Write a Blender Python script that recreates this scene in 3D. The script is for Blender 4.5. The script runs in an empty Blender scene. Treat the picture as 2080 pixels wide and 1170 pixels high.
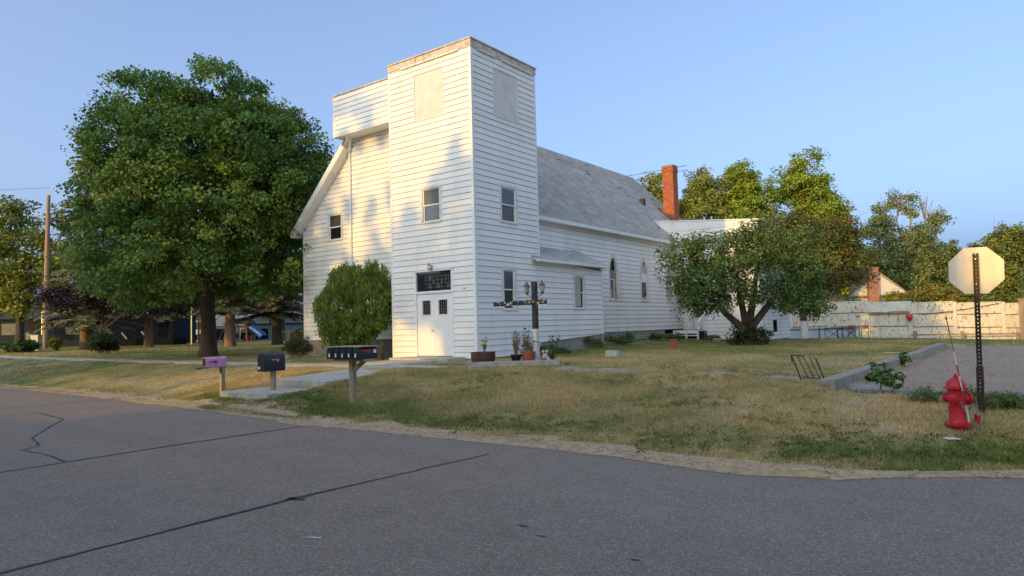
import bpy, math, random
import numpy as np
from mathutils import Vector, Matrix

# ------------------------------------------------------------------ camera, sky, sun, exposure
scene = bpy.context.scene
COL = scene.collection
CAM = np.array([13.8916, -16.567, 1.025])
YAW, PITCH, ROLL, FPX = 0.6456, 0.0555, -0.0267, 1408.77

def cam_axes():
    f = Vector((-math.sin(YAW) * math.cos(PITCH), math.cos(YAW) * math.cos(PITCH), math.sin(PITCH)))
    r = f.cross(Vector((0, 0, 1))).normalized()
    u = r.cross(f)
    c, s = math.cos(ROLL), math.sin(ROLL)
    return c * r + s * u, -s * r + c * u, f

cd = bpy.data.cameras.new('camera')
cd.sensor_width = 36.0
cd.lens = FPX / 2080.0 * 36.0
cd.clip_start = 0.1
cd.clip_end = 3000.0
cam = bpy.data.objects.new('camera', cd)
COL.objects.link(cam)
_r, _u, _f = cam_axes()
M = Matrix(((_r.x, _u.x, -_f.x, CAM[0]), (_r.y, _u.y, -_f.y, CAM[1]), (_r.z, _u.z, -_f.z, CAM[2]), (0, 0, 0, 1)))
cam.matrix_world = M
scene.camera = cam

SUN_EL = math.radians(11.0)
SUN_AZ = 0.100                      # rays drift this much to +X for every metre to +Y
RAY = Vector((SUN_AZ, 1.0, -math.tan(SUN_EL) * math.hypot(1, SUN_AZ))).normalized()

world = bpy.data.worlds.new('World')
scene.world = world
world.use_nodes = True
wn = world.node_tree
wn.nodes.clear()
sky = wn.nodes.new('ShaderNodeTexSky')
sky.sky_type = 'NISHITA'
sky.sun_disc = False
sky.sun_elevation = SUN_EL
sky.sun_rotation = math.pi + math.atan(SUN_AZ)
sky.altitude = 300
sky.air_density = 0.28
sky.dust_density = 10.0
sky.ozone_density = 2.1
bg = wn.nodes.new('ShaderNodeBackground')
bg.inputs['Strength'].default_value = 0.15
wo = wn.nodes.new('ShaderNodeOutputWorld')
# hazy evening air: the whole sky is evened out by the same soft shoulder x / (1 + x / c), then scaled and white balanced
SKY_C, SKY_GAIN = 3.0, 7.1
v1 = wn.nodes.new('ShaderNodeVectorMath'); v1.operation = 'MULTIPLY_ADD'; v1.inputs[1].default_value = (1 / SKY_C,) * 3; v1.inputs[2].default_value = (1, 1, 1)
v2 = wn.nodes.new('ShaderNodeVectorMath'); v2.operation = 'DIVIDE'
v3 = wn.nodes.new('ShaderNodeVectorMath'); v3.operation = 'MULTIPLY'; v3.inputs[1].default_value = (0.90 * SKY_GAIN, 0.96 * SKY_GAIN, 0.96 * SKY_GAIN)
wn.links.new(sky.outputs[0], v1.inputs[0]); wn.links.new(sky.outputs[0], v2.inputs[0]); wn.links.new(v1.outputs[0], v2.inputs[1])
wn.links.new(v2.outputs[0], v3.inputs[0]); wn.links.new(v3.outputs[0], bg.inputs[0])
wn.links.new(bg.outputs[0], wo.inputs[0])

sd = bpy.data.lights.new('sun', 'SUN')
sd.energy = 2.8
sd.angle = math.radians(0.9)
sd.color = (1.0, 0.56, 0.08)
sun = bpy.data.objects.new('sun', sd)
COL.objects.link(sun)
sun.rotation_euler = RAY.to_track_quat('-Z', 'Y').to_euler()
sun.location = (-5, -50, 30)

scene.view_settings.view_transform = 'Standard'
scene.view_settings.look = 'None'
scene.view_settings.gamma = 1.0
scene.view_settings.exposure = 0.12
scene.cycles.max_bounces = 6
scene.cycles.transparent_max_bounces = 6

# ------------------------------------------------------------------ helpers: noise, materials, meshes
def smooth(t):
    t = np.clip(t, 0, 1)
    return t * t * (3 - 2 * t)

def vnoise(x, y, seed=0):
    """value noise on a lattice, 0..1"""
    x = np.asarray(x, float); y = np.asarray(y, float)
    xi = np.floor(x).astype(np.int64); yi = np.floor(y).astype(np.int64)
    fx = smooth(x - xi); fy = smooth(y - yi)
    def h(a, b):
        n = (a * 374761393 + b * 668265263 + seed * 144665) & 0x7fffffff
        n = ((n ^ (n >> 13)) * 1274126177) & 0x7fffffff
        return ((n ^ (n >> 16)) & 0xffff) / 65535.0
    return (h(xi, yi) * (1 - fx) + h(xi + 1, yi) * fx) * (1 - fy) + (h(xi, yi + 1) * (1 - fx) + h(xi + 1, yi + 1) * fx) * fy

def fbm(x, y, seed=0, oct=3):
    s = 0; a = 1; t = 0
    for i in range(oct):
        s = s + a * vnoise(np.asarray(x) * 2 ** i, np.asarray(y) * 2 ** i, seed + i * 17); t += a; a *= 0.5
    return s / t

MATS = {}
def mat(name, color, rough=0.8, var=0.15, scale=6.0, bump=0.0, bscale=40.0, dirt=None, dirt_amt=0.0, dirt_scale=1.5,
        metal=0.0, attr=None, spec=0.5, stretch=(1, 1, 1), translucent=0.0, detail=6.0, dirt_lo=0.5, dirt_hi=0.7, bdist=0.02, objrand=0.0):
    if name in MATS: return MATS[name]
    m = bpy.data.materials.new(name); m.use_nodes = True
    nt = m.node_tree; N = nt.nodes; Lk = nt.links
    p = N['Principled BSDF']; out = N['Material Output']
    p.inputs['Roughness'].default_value = rough
    p.inputs['Metallic'].default_value = metal
    p.inputs['Specular IOR Level'].default_value = spec
    geo = N.new('ShaderNodeNewGeometry')
    mp = N.new('ShaderNodeMapping'); mp.inputs['Scale'].default_value = stretch
    Lk.new(geo.outputs['Position'], mp.inputs['Vector'])
    nz = N.new('ShaderNodeTexNoise'); nz.inputs['Scale'].default_value = scale; nz.inputs['Detail'].default_value = detail
    Lk.new(mp.outputs[0], nz.inputs['Vector'])
    if objrand:
        oi = N.new('ShaderNodeObjectInfo'); orr = N.new('ShaderNodeMapRange'); orr.inputs['To Min'].default_value = 1 - objrand; orr.inputs['To Max'].default_value = 1 + objrand * .4
        Lk.new(oi.outputs['Random'], orr.inputs['Value'])
    if attr:
        at_ = N.new('ShaderNodeAttribute'); at_.attribute_name = attr
        base = at_.outputs['Color']
    else:
        rgb = N.new('ShaderNodeRGB'); rgb.outputs[0].default_value = (*color, 1)
        base = rgb.outputs[0]
    mr = N.new('ShaderNodeMapRange')
    mr.inputs['From Min'].default_value = 0.3; mr.inputs['From Max'].default_value = 0.7
    mr.inputs['To Min'].default_value = 1 - var; mr.inputs['To Max'].default_value = 1 + var
    Lk.new(nz.outputs['Fac'], mr.inputs['Value'])
    mul = N.new('ShaderNodeMix'); mul.data_type = 'RGBA'; mul.blend_type = 'MULTIPLY'; mul.inputs[0].default_value = 1.0
    Lk.new(base, mul.inputs[6])
    Lk.new(mr.outputs[0], mul.inputs[7])
    c = mul.outputs[2]
    if objrand:
        mo = N.new('ShaderNodeMix'); mo.data_type = 'RGBA'; mo.blend_type = 'MULTIPLY'; mo.inputs[0].default_value = 1.0
        Lk.new(c, mo.inputs[6]); Lk.new(orr.outputs[0], mo.inputs[7]); c = mo.outputs[2]
    if dirt is not None:
        n2 = N.new('ShaderNodeTexNoise'); n2.inputs['Scale'].default_value = dirt_scale; n2.inputs['Detail'].default_value = 8.0
        n2.inputs['Roughness'].default_value = 0.65
        Lk.new(mp.outputs[0], n2.inputs['Vector'])
        m2 = N.new('ShaderNodeMapRange'); m2.inputs['From Min'].default_value = dirt_lo; m2.inputs['From Max'].default_value = dirt_hi
        m2.inputs['To Max'].default_value = dirt_amt
        Lk.new(n2.outputs['Fac'], m2.inputs['Value'])
        mx = N.new('ShaderNodeMix'); mx.data_type = 'RGBA'
        Lk.new(m2.outputs[0], mx.inputs[0]); Lk.new(c, mx.inputs[6]); mx.inputs[7].default_value = (*dirt, 1)
        c = mx.outputs[2]
    Lk.new(c, p.inputs['Base Color'])
    if bump:
        nb = N.new('ShaderNodeTexNoise'); nb.inputs['Scale'].default_value = bscale; nb.inputs['Detail'].default_value = 8
        Lk.new(mp.outputs[0], nb.inputs['Vector'])
        bp = N.new('ShaderNodeBump'); bp.inputs['Strength'].default_value = bump; bp.inputs['Distance'].default_value = bdist
        Lk.new(nb.outputs['Fac'], bp.inputs['Height']); Lk.new(bp.outputs[0], p.inputs['Normal'])
    if translucent:
        tr = N.new('ShaderNodeBsdfTranslucent'); Lk.new(c, tr.inputs['Color'])
        ms = N.new('ShaderNodeMixShader'); ms.inputs[0].default_value = translucent
        Lk.new(p.outputs[0], ms.inputs[1]); Lk.new(tr.outputs[0], ms.inputs[2]); Lk.new(ms.outputs[0], out.inputs['Surface'])
    MATS[name] = m
    return m

def tag(o, label=None, cat=None, group=None, kind=None):
    if label: o['label'] = label
    if cat: o['category'] = cat
    if group: o['group'] = group
    if kind: o['kind'] = kind
    return o

def thing(name, label, cat, loc=(0, 0, 0), group=None, rz=0.0):
    o = bpy.data.objects.new(name, None)
    o.empty_display_size = 0.2
    COL.objects.link(o)
    o.location = loc; o.rotation_euler = (0, 0, rz)
    return tag(o, label, cat, group)

def wloc(o):
    v = np.zeros(3)
    while o is not None:
        v = v + np.array(o.location); o = o.parent
    return v

class MB:
    def __init__(s):
        s.v = []; s.f = []; s.c = []
    def n(s): return len(s.v)
    def quad(s, a, b, c, d):
        k = len(s.v); s.v += [tuple(a), tuple(b), tuple(c), tuple(d)]; s.f.append((k, k + 1, k + 2, k + 3)); return s
    def tri(s, a, b, c):
        k = len(s.v); s.v += [tuple(a), tuple(b), tuple(c)]; s.f.append((k, k + 1, k + 2)); return s
    def hexa(s, p):
        """8 points: bottom 0-3 counter-clockwise, top 4-7"""
        k = len(s.v); s.v += [tuple(q) for q in p]
        for f in ((0, 3, 2, 1), (4, 5, 6, 7), (0, 1, 5, 4), (1, 2, 6, 5), (2, 3, 7, 6), (3, 0, 4, 7)):
            s.f.append(tuple(k + i for i in f))
        return s
    def box(s, x0, x1, y0, y1, z0, z1):
        return s.hexa([(x0, y0, z0), (x1, y0, z0), (x1, y1, z0), (x0, y1, z0), (x0, y0, z1), (x1, y0, z1), (x1, y1, z1), (x0, y1, z1)])
    def obox(s, c, ax, ay, az):
        c = np.array(c, float); ax = np.array(ax, float); ay = np.array(ay, float); az = np.array(az, float)
        P = [c + i * ax + j * ay + k * az for k in (-1, 1) for (i, j) in ((-1, -1), (1, -1), (1, 1), (-1, 1))]
        return s.hexa(P)
    def bar(s, a, b, w, h=None, up=(0, 0, 1)):
        """rectangular bar from a to b, full width w and height h"""
        h = h or w
        a = Vector(a); b = Vector(b); d = (b - a)
        u = Vector(up)
        if abs(d.normalized().dot(u)) > 0.98: u = Vector((1, 0, 0))
        r = d.cross(u).normalized(); t = r.cross(d).normalized()
        return s.obox((a + b) / 2, d / 2, r * w / 2, t * h / 2)
    def tube(s, pts, rad, seg=8, cap=True):
        pts = [Vector(q) for q in pts]
        if not hasattr(rad, '__len__'): rad = [rad] * len(pts)
        k0 = len(s.v); up = Vector((0, 0, 1)); prev = None
        for i, q in enumerate(pts):
            d = (pts[min(i + 1, len(pts) - 1)] - pts[max(i - 1, 0)])
            if d.length < 1e-9: d = Vector((0, 0, 1))
            d.normalize()
            if prev is None:
                r = d.cross(up)
                if r.length < 0.05: r = d.cross(Vector((1, 0, 0)))
            else:
                r = prev - d * prev.dot(d)
            r.normalize(); prev = r
            t = d.cross(r)
            for j in range(seg):
                a = 2 * math.pi * j / seg
                s.v.append(tuple(q + (r * math.cos(a) + t * math.sin(a)) * rad[i]))
        for i in range(len(pts) - 1):
            for j in range(seg):
                a = k0 + i * seg + j; b = k0 + i * seg + (j + 1) % seg
                s.f.append((a, a + seg, b + seg, b))
        if cap:
            s.f.append(tuple(k0 + j for j in range(seg)))
            s.f.append(tuple(k0 + (len(pts) - 1) * seg + seg - 1 - j for j in range(seg)))
        return s
    def lathe(s, prof, c=(0, 0, 0), seg=20, axis='z'):
        """profile of (radius, height)"""
        k0 = len(s.v)
        for r, z in prof:
            for j in range(seg):
                a = 2 * math.pi * j / seg
                p = (r * math.cos(a), r * math.sin(a), z)
                if axis == 'x': p = (p[2], p[0], p[1])
                if axis == 'y': p = (p[0], p[2], p[1])
                s.v.append((c[0] + p[0], c[1] + p[1], c[2] + p[2]))
        for i in range(len(prof) - 1):
            for j in range(seg):
                a = k0 + i * seg + j; b = k0 + i * seg + (j + 1) % seg
                s.f.append((a, b, b + seg, a + seg))
        s.f.append(tuple(k0 + seg - 1 - j for j in range(seg)))
        s.f.append(tuple(k0 + (len(prof) - 1) * seg + j for j in range(seg)))
        return s
    def prism(s, poly, y0, y1, axis='y'):
        """polygon in the (a, z) plane extruded along axis"""
        k = len(s.v); n = len(poly)
        for y in (y0, y1):
            for a, z in poly:
                s.v.append((a, y, z) if axis == 'y' else (y, a, z))
        s.f.append(tuple(k + i for i in range(n))); s.f.append(tuple(k + 2 * n - 1 - i for i in range(n)))
        for i in range(n):
            j = (i + 1) % n
            s.f.append((k + i, k + n + i, k + n + j, k + j))
        return s
    def build(s, name, m, parent=None, local=False, smoothed=False, bevel=0.0, cols=None):
        me = bpy.data.meshes.new(name)
        V = np.array(s.v, float)
        if parent is not None and not local: V = V - wloc(parent)
        me.from_pydata(V.tolist(), [], s.f); me.update()
        o = bpy.data.objects.new(name, me); COL.objects.link(o)
        if m is not None: me.materials.append(m)
        if parent is not None: o.parent = parent
        if smoothed:
            me.polygons.foreach_set('use_smooth', [True] * len(me.polygons))
            try: me.set_sharp_from_angle(angle=math.radians(40))
            except Exception: pass
        if bevel:
            b = o.modifiers.new('bevel', 'BEVEL'); b.width = bevel; b.segments = 2; b.limit_method = 'ANGLE'
        if s.c and cols is None: cols = s.c
        if cols is not None:
            a = me.color_attributes.new('Col', 'FLOAT_COLOR', 'POINT')
            C = np.ones((len(V), 4)); C[:, :3] = np.array(cols); a.data.foreach_set('color', C.ravel())
        return o

def fast_mesh(name, V, F, m, parent=None, cols=None, smoothed=False):
    """big meshes: V (n,3), F (m,k)"""
    V = np.asarray(V, np.float32)
    if parent is not None: V = V - wloc(parent).astype(np.float32)
    F = np.asarray(F, np.int32); k = F.shape[1]
    me = bpy.data.meshes.new(name)
    me.vertices.add(len(V)); me.vertices.foreach_set('co', V.ravel())
    me.loops.add(F.size); me.loops.foreach_set('vertex_index', F.ravel())
    me.polygons.add(len(F)); me.polygons.foreach_set('loop_start', np.arange(0, F.size, k, dtype=np.int32))
    me.update(calc_edges=True)
    if cols is not None:
        a = me.color_attributes.new('Col', 'FLOAT_COLOR', 'POINT')
        C = np.ones((len(V), 4), np.float32); C[:, :3] = cols; a.data.foreach_set('color', C.ravel())
    if smoothed: me.polygons.foreach_set('use_smooth', [True] * len(F))
    me.materials.append(m)
    o = bpy.data.objects.new(name, me); COL.objects.link(o)
    if parent is not None: o.parent = parent
    return o

def copy_tree(o, parent=None):
    c = o.copy(); COL.objects.link(c); c.parent = parent
    for ch in list(o.children): copy_tree(ch, c)
    return c

# ------------------------------------------------------------------ terrain
EDGE = [(-400, -7.6), (-60, -7.6), (-15, -7.9), (-8, -8.0), (-2, -8.35), (3.7, -8.82), (6.6, -8.78), (9.7, -8.8), (10.6, -9.0), (11.4, -9.08), (12.2, -8.75),
        (13.7, -7.85), (15.2, -6.4), (16.2, -4.6), (16.8, -2), (17, 5), (17, 400)]
ROAD_Z = -0.6

def edge_y(x):
    e = np.array([q for q in EDGE if q[0] <= 16.2])
    return np.interp(x, e[:, 0], e[:, 1])

def ground_z(x, y):
    x = np.asarray(x, float); y = np.asarray(y, float)
    g0 = np.interp(x, [-90, -60, -38, -22, -8, 0, 4, 7, 11, 20], [.25, .25, .17, .04, 0, 0, .03, 0, -.10, -.3])
    g0 = g0 - smooth((x + 8) / 8) * np.interp(y, [15, 20, 33, 60], [0, .06, .40, .5])
    g0 = g0 + .22 * np.exp(-((x + .3) / 1.3) ** 2) * smooth((y - 4) / 4) * smooth((20 - y) / 3)
    prof = np.interp(y, [-8.9, -7.8, -7, -6, -5, -4, -3.2], [-.57, -.50, -.40, -.28, -.16, -.06, 0])
    k = 1 - .35 * smooth((x - 8) / 5)
    z = g0 + prof * k
    z = np.maximum(z, -.575)
    z = -.578 + (z + .578) * smooth((y - edge_y(x) - .25) / 1.5)
    z = z + (fbm(x * .6, y * .6, 5) - .5) * .05 + (fbm(x * 2.1, y * 2.1, 9) - .5) * .03
    z = z + .13 * np.exp(-((x - 1.25) / .8) ** 2) * smooth((y + 7.9) / .5) * smooth((-3.6 - y) / .8)
    z = z + .10 * np.exp(-((x + .6) / 2.0) ** 4) * np.exp(-((y + 7.75) / .45) ** 2)
    lot = (x > 11.08) & (y > -4.3) & (y < 17.2)
    z = np.where(lot, np.minimum(z, -.34), z)
    under = (y < edge_y(x) - .1) | (x > 16.9)
    z = np.where(under & (y > -18.8), -.72, z)
    far = y <= -18.8
    z = np.where(far, -.45 + (fbm(x * .5, y * .5, 3) - .5) * .06, z)
    return z

def gz(x, y): return float(ground_z(np.array([x]), np.array([y]))[0])
# ------------------------------------------------------------------ ground sheet
def greenness(x, y):
    b = .44 + (fbm(x * .35, y * .35, 21) - .5) * 1.1 + (fbm(x * 1.5, y * 1.5, 31) - .5) * .85
    b = b + .25 * smooth((-x - 6) / 10) + .12 * smooth((y - 2) / 6)
    b = b - .24 * smooth((x - 4) / 5) * smooth((-y - 3.0) / 2)
    b = b + .35 * np.exp(-((y + 7.6 - .0) / .8) ** 2) * (x > -30)
    b = b + .40 * smooth((x - 12) / 1.5) * smooth((-y - 6.6) / 1.0) * smooth((vnoise(x * 1.1, y * 1.4, 61) - .35) / .25)
    b = b + .40 * np.exp(-((x - .6) / 1.2) ** 2) * smooth((y - 2) / 2)
    b = b + .4 * smooth((y - 18) / 6)
    return np.clip(b, 0, 1)

DRY = np.array([.60, .445, .22]); GREEN = np.array([.19, .235, .058]); BARE = np.array([.40, .31, .215])
def ground_color(x, y):
    g = greenness(x, y)[:, None]
    c = DRY * (1 - g) + GREEN * g
    bare = smooth((fbm(x * .9, y * .9, 77) - .60) / .12)[:, None] * .6
    c = c * (1 - bare) + BARE * bare
    return c * .85

def axis(lo, hi, fine0, fine1, fine, coarse):
    a = list(np.arange(fine0, fine1, fine)); s = fine; q = fine1
    while q < hi: a.append(q); s = min(s * 1.35, coarse); q += s
    a.append(hi); s = fine; q = fine0
    while q > lo: s = min(s * 1.35, coarse); q -= s; a.insert(0, max(q, lo))
    return np.unique(np.array(a))
ax_ = axis(-900, 700, -24, 18, .33, 60); ay_ = axis(-700, 1200, -19.5, 36, .33, 60)
GX, GY = np.meshgrid(ax_, ay_); nx, ny = len(ax_), len(ay_)
V = np.stack([GX.ravel(), GY.ravel(), ground_z(GX.ravel(), GY.ravel())], 1)
i = np.arange(nx - 1)[None, :] + np.arange(ny - 1)[:, None] * nx; i = i.ravel()
F = np.stack([i, i + 1, i + nx + 1, i + nx], 1)
M_LAWN = mat('lawn_soil', (.2, .2, .1), .95, .35, 9.0, .7, 28, dirt=(.24, .18, .11), dirt_amt=.6, dirt_scale=4.5, attr='Col', dirt_lo=.5, dirt_hi=.68)
ground = fast_mesh('ground', V, F, M_LAWN, cols=ground_color(V[:, 0], V[:, 1]), smoothed=True)
tag(ground, 'dry patchy lawn running from the road past the church', 'ground', kind='structure')

# ------------------------------------------------------------------ asphalt road
def asphalt(name, col, speck, dscale=.35, dcol=(.09, .085, .08)):
    m = mat(name, col, .85, .10, 3.0, .9, 260, dirt=dcol, dirt_amt=.25, dirt_scale=dscale, dirt_lo=.4, dirt_hi=.75, bdist=.006)
    nt = m.node_tree; N = nt.nodes; Lk = nt.links
    p = N['Principled BSDF']; src = p.inputs['Base Color'].links[0].from_socket
    geo = N.new('ShaderNodeNewGeometry')
    vo = N.new('ShaderNodeTexVoronoi'); vo.inputs['Scale'].default_value = 80
    Lk.new(geo.outputs['Position'], vo.inputs['Vector'])
    cr = N.new('ShaderNodeMapRange'); cr.inputs['From Min'].default_value = .55; cr.inputs['From Max'].default_value = .95; cr.inputs['To Max'].default_value = speck
    sepc = N.new('ShaderNodeSeparateColor'); Lk.new(vo.outputs['Color'], sepc.inputs[0]); Lk.new(sepc.outputs[0], cr.inputs['Value'])
    mx = N.new('ShaderNodeMix'); mx.data_type = 'RGBA'
    Lk.new(cr.outputs[0], mx.inputs[0]); Lk.new(src, mx.inputs[6]); mx.inputs[7].default_value = (.50, .415, .34, 1)
    mp2 = N.new('ShaderNodeMapping'); mp2.inputs['Scale'].default_value = (.06, .75, 1); Lk.new(geo.outputs['Position'], mp2.inputs['Vector'])
    nw = N.new('ShaderNodeTexNoise'); nw.inputs['Scale'].default_value = 1.0; nw.inputs['Detail'].default_value = 4; Lk.new(mp2.outputs[0], nw.inputs['Vector'])
    rw = N.new('ShaderNodeMapRange'); rw.inputs['From Min'].default_value = .3; rw.inputs['From Max'].default_value = .7; rw.inputs['To Min'].default_value = .91; rw.inputs['To Max'].default_value = 1.08
    Lk.new(nw.outputs['Fac'], rw.inputs['Value'])
    mw = N.new('ShaderNodeMix'); mw.data_type = 'RGBA'; mw.blend_type = 'MULTIPLY'; mw.inputs[0].default_value = 1.0
    Lk.new(mx.outputs[2], mw.inputs[6]); Lk.new(rw.outputs[0], mw.inputs[7])
    Lk.new(mw.outputs[2], p.inputs['Base Color'])
    return m
M_ROAD = asphalt('road_asphalt', (.208, .163, .125), .55, dcol=(.24, .19, .147))
rng = np.random.default_rng(4)
def jag(pts, step=.35, amp=.07, seed=1):
    out = []
    for (x0, y0), (x1, y1) in zip(pts[:-1], pts[1:]):
        L = math.hypot(x1 - x0, y1 - y0)
        n = max(1, int(min(L, 80) / step))
        for k in range(n):
            t = k / n; x = x0 + (x1 - x0) * t; y = y0 + (y1 - y0) * t
            nx_, ny_ = -(y1 - y0) / L, (x1 - x0) / L
            d = (fbm(np.array([x * 1.2]), np.array([y * 1.2 + seed]), seed)[0] - .5) * 4 * amp
            out.append((x + nx_ * d, y + ny_ * d))
    out.append(pts[-1]); return out
e2 = jag([q for q in EDGE if -60 <= q[0]][:-1] + [(17, 60)], .4, .06, 3)
mb = MB()
for (a, b) in zip(e2[:-1], e2[1:]):
    if a[0] < 16.7:
        mb.quad((a[0], -18.6, ROAD_Z), (b[0], -18.6, ROAD_Z), (b[0], b[1], ROAD_Z), (a[0], a[1], ROAD_Z))
mb.quad((-400, -18.6, ROAD_Z), (-60, -18.6, ROAD_Z), (-60, -7.6, ROAD_Z), (-400, -7.6, ROAD_Z))
xl = max(b[0] for a, b in zip(e2[:-1], e2[1:]) if a[0] < 16.7)
mb.quad((xl, -18.6, ROAD_Z), (400, -18.6, ROAD_Z), (400, -8, ROAD_Z), (xl, -2.2, ROAD_Z))
road = mb.build('road', M_ROAD); tag(road, 'grey asphalt street with sealed cracks in front of the church', 'road', kind='structure')
mb = MB(); mb.quad((17.0, -2.2, -.58), (26, -8, -.58), (26, 4, -.40), (17.0, 4, -.40)); mb.quad((17, 4, -.40), (26, 4, -.40), (26, 200, -.5), (17, 200, -.5))
tag(mb.build('side_street', M_ROAD), kind='structure')

# sealed cracks: tar bands lying on the road
M_TAR = mat('crack_tar', (.014, .014, .016), .55, .2, 20)
def crack(pts, w, name='crack_seal', z=ROAD_Z + .004, seed=0):
    r = random.Random(seed); P = []
    for (a, b) in zip(pts[:-1], pts[1:]):
        L = math.hypot(b[0] - a[0], b[1] - a[1]); n = max(1, int(L / .12))
        for k in range(n):
            t = k / n; P.append((a[0] + (b[0] - a[0]) * t + r.uniform(-.008, .008), a[1] + (b[1] - a[1]) * t + r.uniform(-.008, .008)))
    P.append(pts[-1]); mb = MB(); Ls = []; Rs = []
    for k, q in enumerate(P):
        a = P[max(k - 1, 0)]; b = P[min(k + 1, len(P) - 1)]; d = math.hypot(b[0] - a[0], b[1] - a[1]) or 1
        nx_, ny_ = -(b[1] - a[1]) / d, (b[0] - a[0]) / d; ww = w * (.55 + .9 * vnoise(np.array([k * .15]), np.array([seed * 3.1]))[0]) / 2
        Ls.append((q[0] + nx_ * ww, q[1] + ny_ * ww, z)); Rs.append((q[0] - nx_ * ww, q[1] - ny_ * ww, z))
    for k in range(len(P) - 1): mb.quad(Rs[k], Rs[k + 1], Ls[k + 1], Ls[k])
    o = mb.build(name, M_TAR, road); return o
crack([(3.58, -18), (3.62, -13.5), (3.60, -11.5), (3.67, -8.95)], .036, seed=1)
crack([(8.0, -18), (8.03, -14.8), (8.0, -12.36), (8.06, -11.6), (8.11, -10.6), (8.2, -9.6)], .048, seed=2)
crack([(-4.0, -18), (-3.9, -11.24), (-3.74, -9.69), (-3.8, -8.6)], .022, seed=3)
crack([(-3.7, -10.6), (-1.82, -10.8), (-1.12, -11.22), (.58, -12.15), (1.61, -12.39), (1.9, -12.7), (2.57, -12.66), (3.54, -12.75)], .036, seed=4)

crack([(7.93, -12.42), (8.13, -12.36)], .12, seed=6)
M_PAINT = mat('worn_paint', (.55, .52, .44), .8, .3, 30)
for a, b, w in [((2.69, -8.95), (3.32, -8.98), .05), ((3.47, -8.97), (3.73, -8.99), .06), ((4.05, -9.0), (4.2, -9.0), .05), ((9.14, -13.12), (9.32, -13.06), .03)]:
    mb = MB(); mb.quad((a[0], a[1] - w / 2, ROAD_Z + .005), (b[0], b[1] - w / 2, ROAD_Z + .005), (b[0] - .03, b[1] + w / 2, ROAD_Z + .005), (a[0] + .04, a[1] + w / 2, ROAD_Z + .005))
    mb.build('paint_mark', M_PAINT, road)
for (x, y, s) in [(10.45, -11.95, .035), (10.75, -12.1, .03), (11.6, -12.2, .025), (11.0, -13.1, .02), (12.0, -13.0, .025), (9.2, -11.3, .02)]:
    mb = MB(); n = 9; mb.v.append((x, y, ROAD_Z + .004))
    for k in range(n):
        a = 2 * math.pi * k / n; rr = s * (.5 + .8 * random.Random(k + int(x * 100)).random()); mb.v.append((x + rr * math.cos(a) * 1.6, y + rr * math.sin(a) * .6, ROAD_Z + .004))
    for k in range(n): mb.f.append((0, 1 + k, 1 + (k + 1) % n))
    mb.build('tar_spot', M_TAR, road)

# sandy shoulder along the road edge
M_DIRT = mat('shoulder_dirt', (.50, .36, .215), .95, .22, 9, 1.0, 60, dirt=(.30, .25, .17), dirt_amt=.7, dirt_scale=7, dirt_lo=.5, dirt_hi=.62)
e3 = [q for q in e2 if q[0] < 15.0]
mb = MB(); row = []
for (x, y) in e3:
    w = np.interp(x, [-60, -20, -8, 0, 4, 8, 10.5, 12, 14], [.3, .35, .6, .70, .62, .48, .45, .22, .15]) * (.35 + .55 * fbm(np.array([x * .9]), np.array([2.]), 8)[0] + .75 * vnoise(np.array([x * 2.6]), np.array([4.]), 5)[0])
    zs = ROAD_Z + .004
    row.append([(x, y - .16 - .25 * max(0, vnoise(np.array([x * 1.7]), np.array([.5]), 4)[0] - .4), zs), (x, y + .02, zs + .006), (x, y + w * .5, max(gz(x, y + w * .5), zs) + .010), (x, y + w, gz(x, y + w) + .008)])
for a, b in zip(row[:-1], row[1:]):
    for k in range(3): mb.quad(a[k], b[k], b[k + 1], a[k + 1])
tag(mb.build('dirt_shoulder', M_DIRT, smoothed=True), 'sandy dirt shoulder between the road and the lawn', 'ground', kind='structure')

def lot_front0(x): return np.interp(x, [11, 12.4, 13.7, 17], [-3.75, -4.25, -4.5, -4.3])
# loose gravel on the shoulder: one mass
g = np.random.default_rng(14); n = 9000; x = g.uniform(-12, 14.8, n); d = g.uniform(-.22, .8, n); y = edge_y(x) + d
keep = d < np.interp(x, [-12, 0, 8, 12, 15], [.55, .85, .65, .35, .25]); x = x[keep]; y = y[keep]; n = len(x)
s = .006 + .016 * g.random(n) ** 3; zc = np.maximum(ground_z(x, y), ROAD_Z) + .012
T4 = np.array([[1, 0, -.4], [-.5, .87, -.4], [-.5, -.87, -.4], [0, 0, .7]])
a = g.uniform(0, 6.28, n); ca, sa = np.cos(a), np.sin(a)
V = np.stack([np.stack([x + s * (ca * t[0] - sa * t[1]), y + s * (sa * t[0] + ca * t[1]), zc + s * t[2]], 1) for t in T4], 1).reshape(-1, 3)
b = np.arange(n)[:, None] * 4
F = np.concatenate([b + np.array(f) for f in ((0, 1, 3), (1, 2, 3), (2, 0, 3), (0, 2, 1))])
M_PEB = mat('gravel', (.4, .35, .28), .9, .2, 9, attr='Col')
n2 = 5000; x2 = 11.15 + 5.6 * g.random(n2) ** 1.6; y2 = g.uniform(-4, 16.5, n2); s2 = .006 + .02 * g.random(n2) ** 3; a = g.uniform(0, 6.28, n2); ca, sa = np.cos(a), np.sin(a)
k2 = y2 > lot_front0(x2); zc = np.full(n2, -.235)
V2 = np.stack([np.stack([x2 + s2 * (ca * t[0] - sa * t[1]), y2 + s2 * (sa * t[0] + ca * t[1]), zc + s2 * t[2]], 1) for t in T4], 1)[k2].reshape(-1, 3)
n2 = k2.sum(); b = np.arange(n2)[:, None] * 4; F2 = np.concatenate([b + np.array(f) for f in ((0, 1, 3), (1, 2, 3), (2, 0, 3), (0, 2, 1))])
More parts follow.
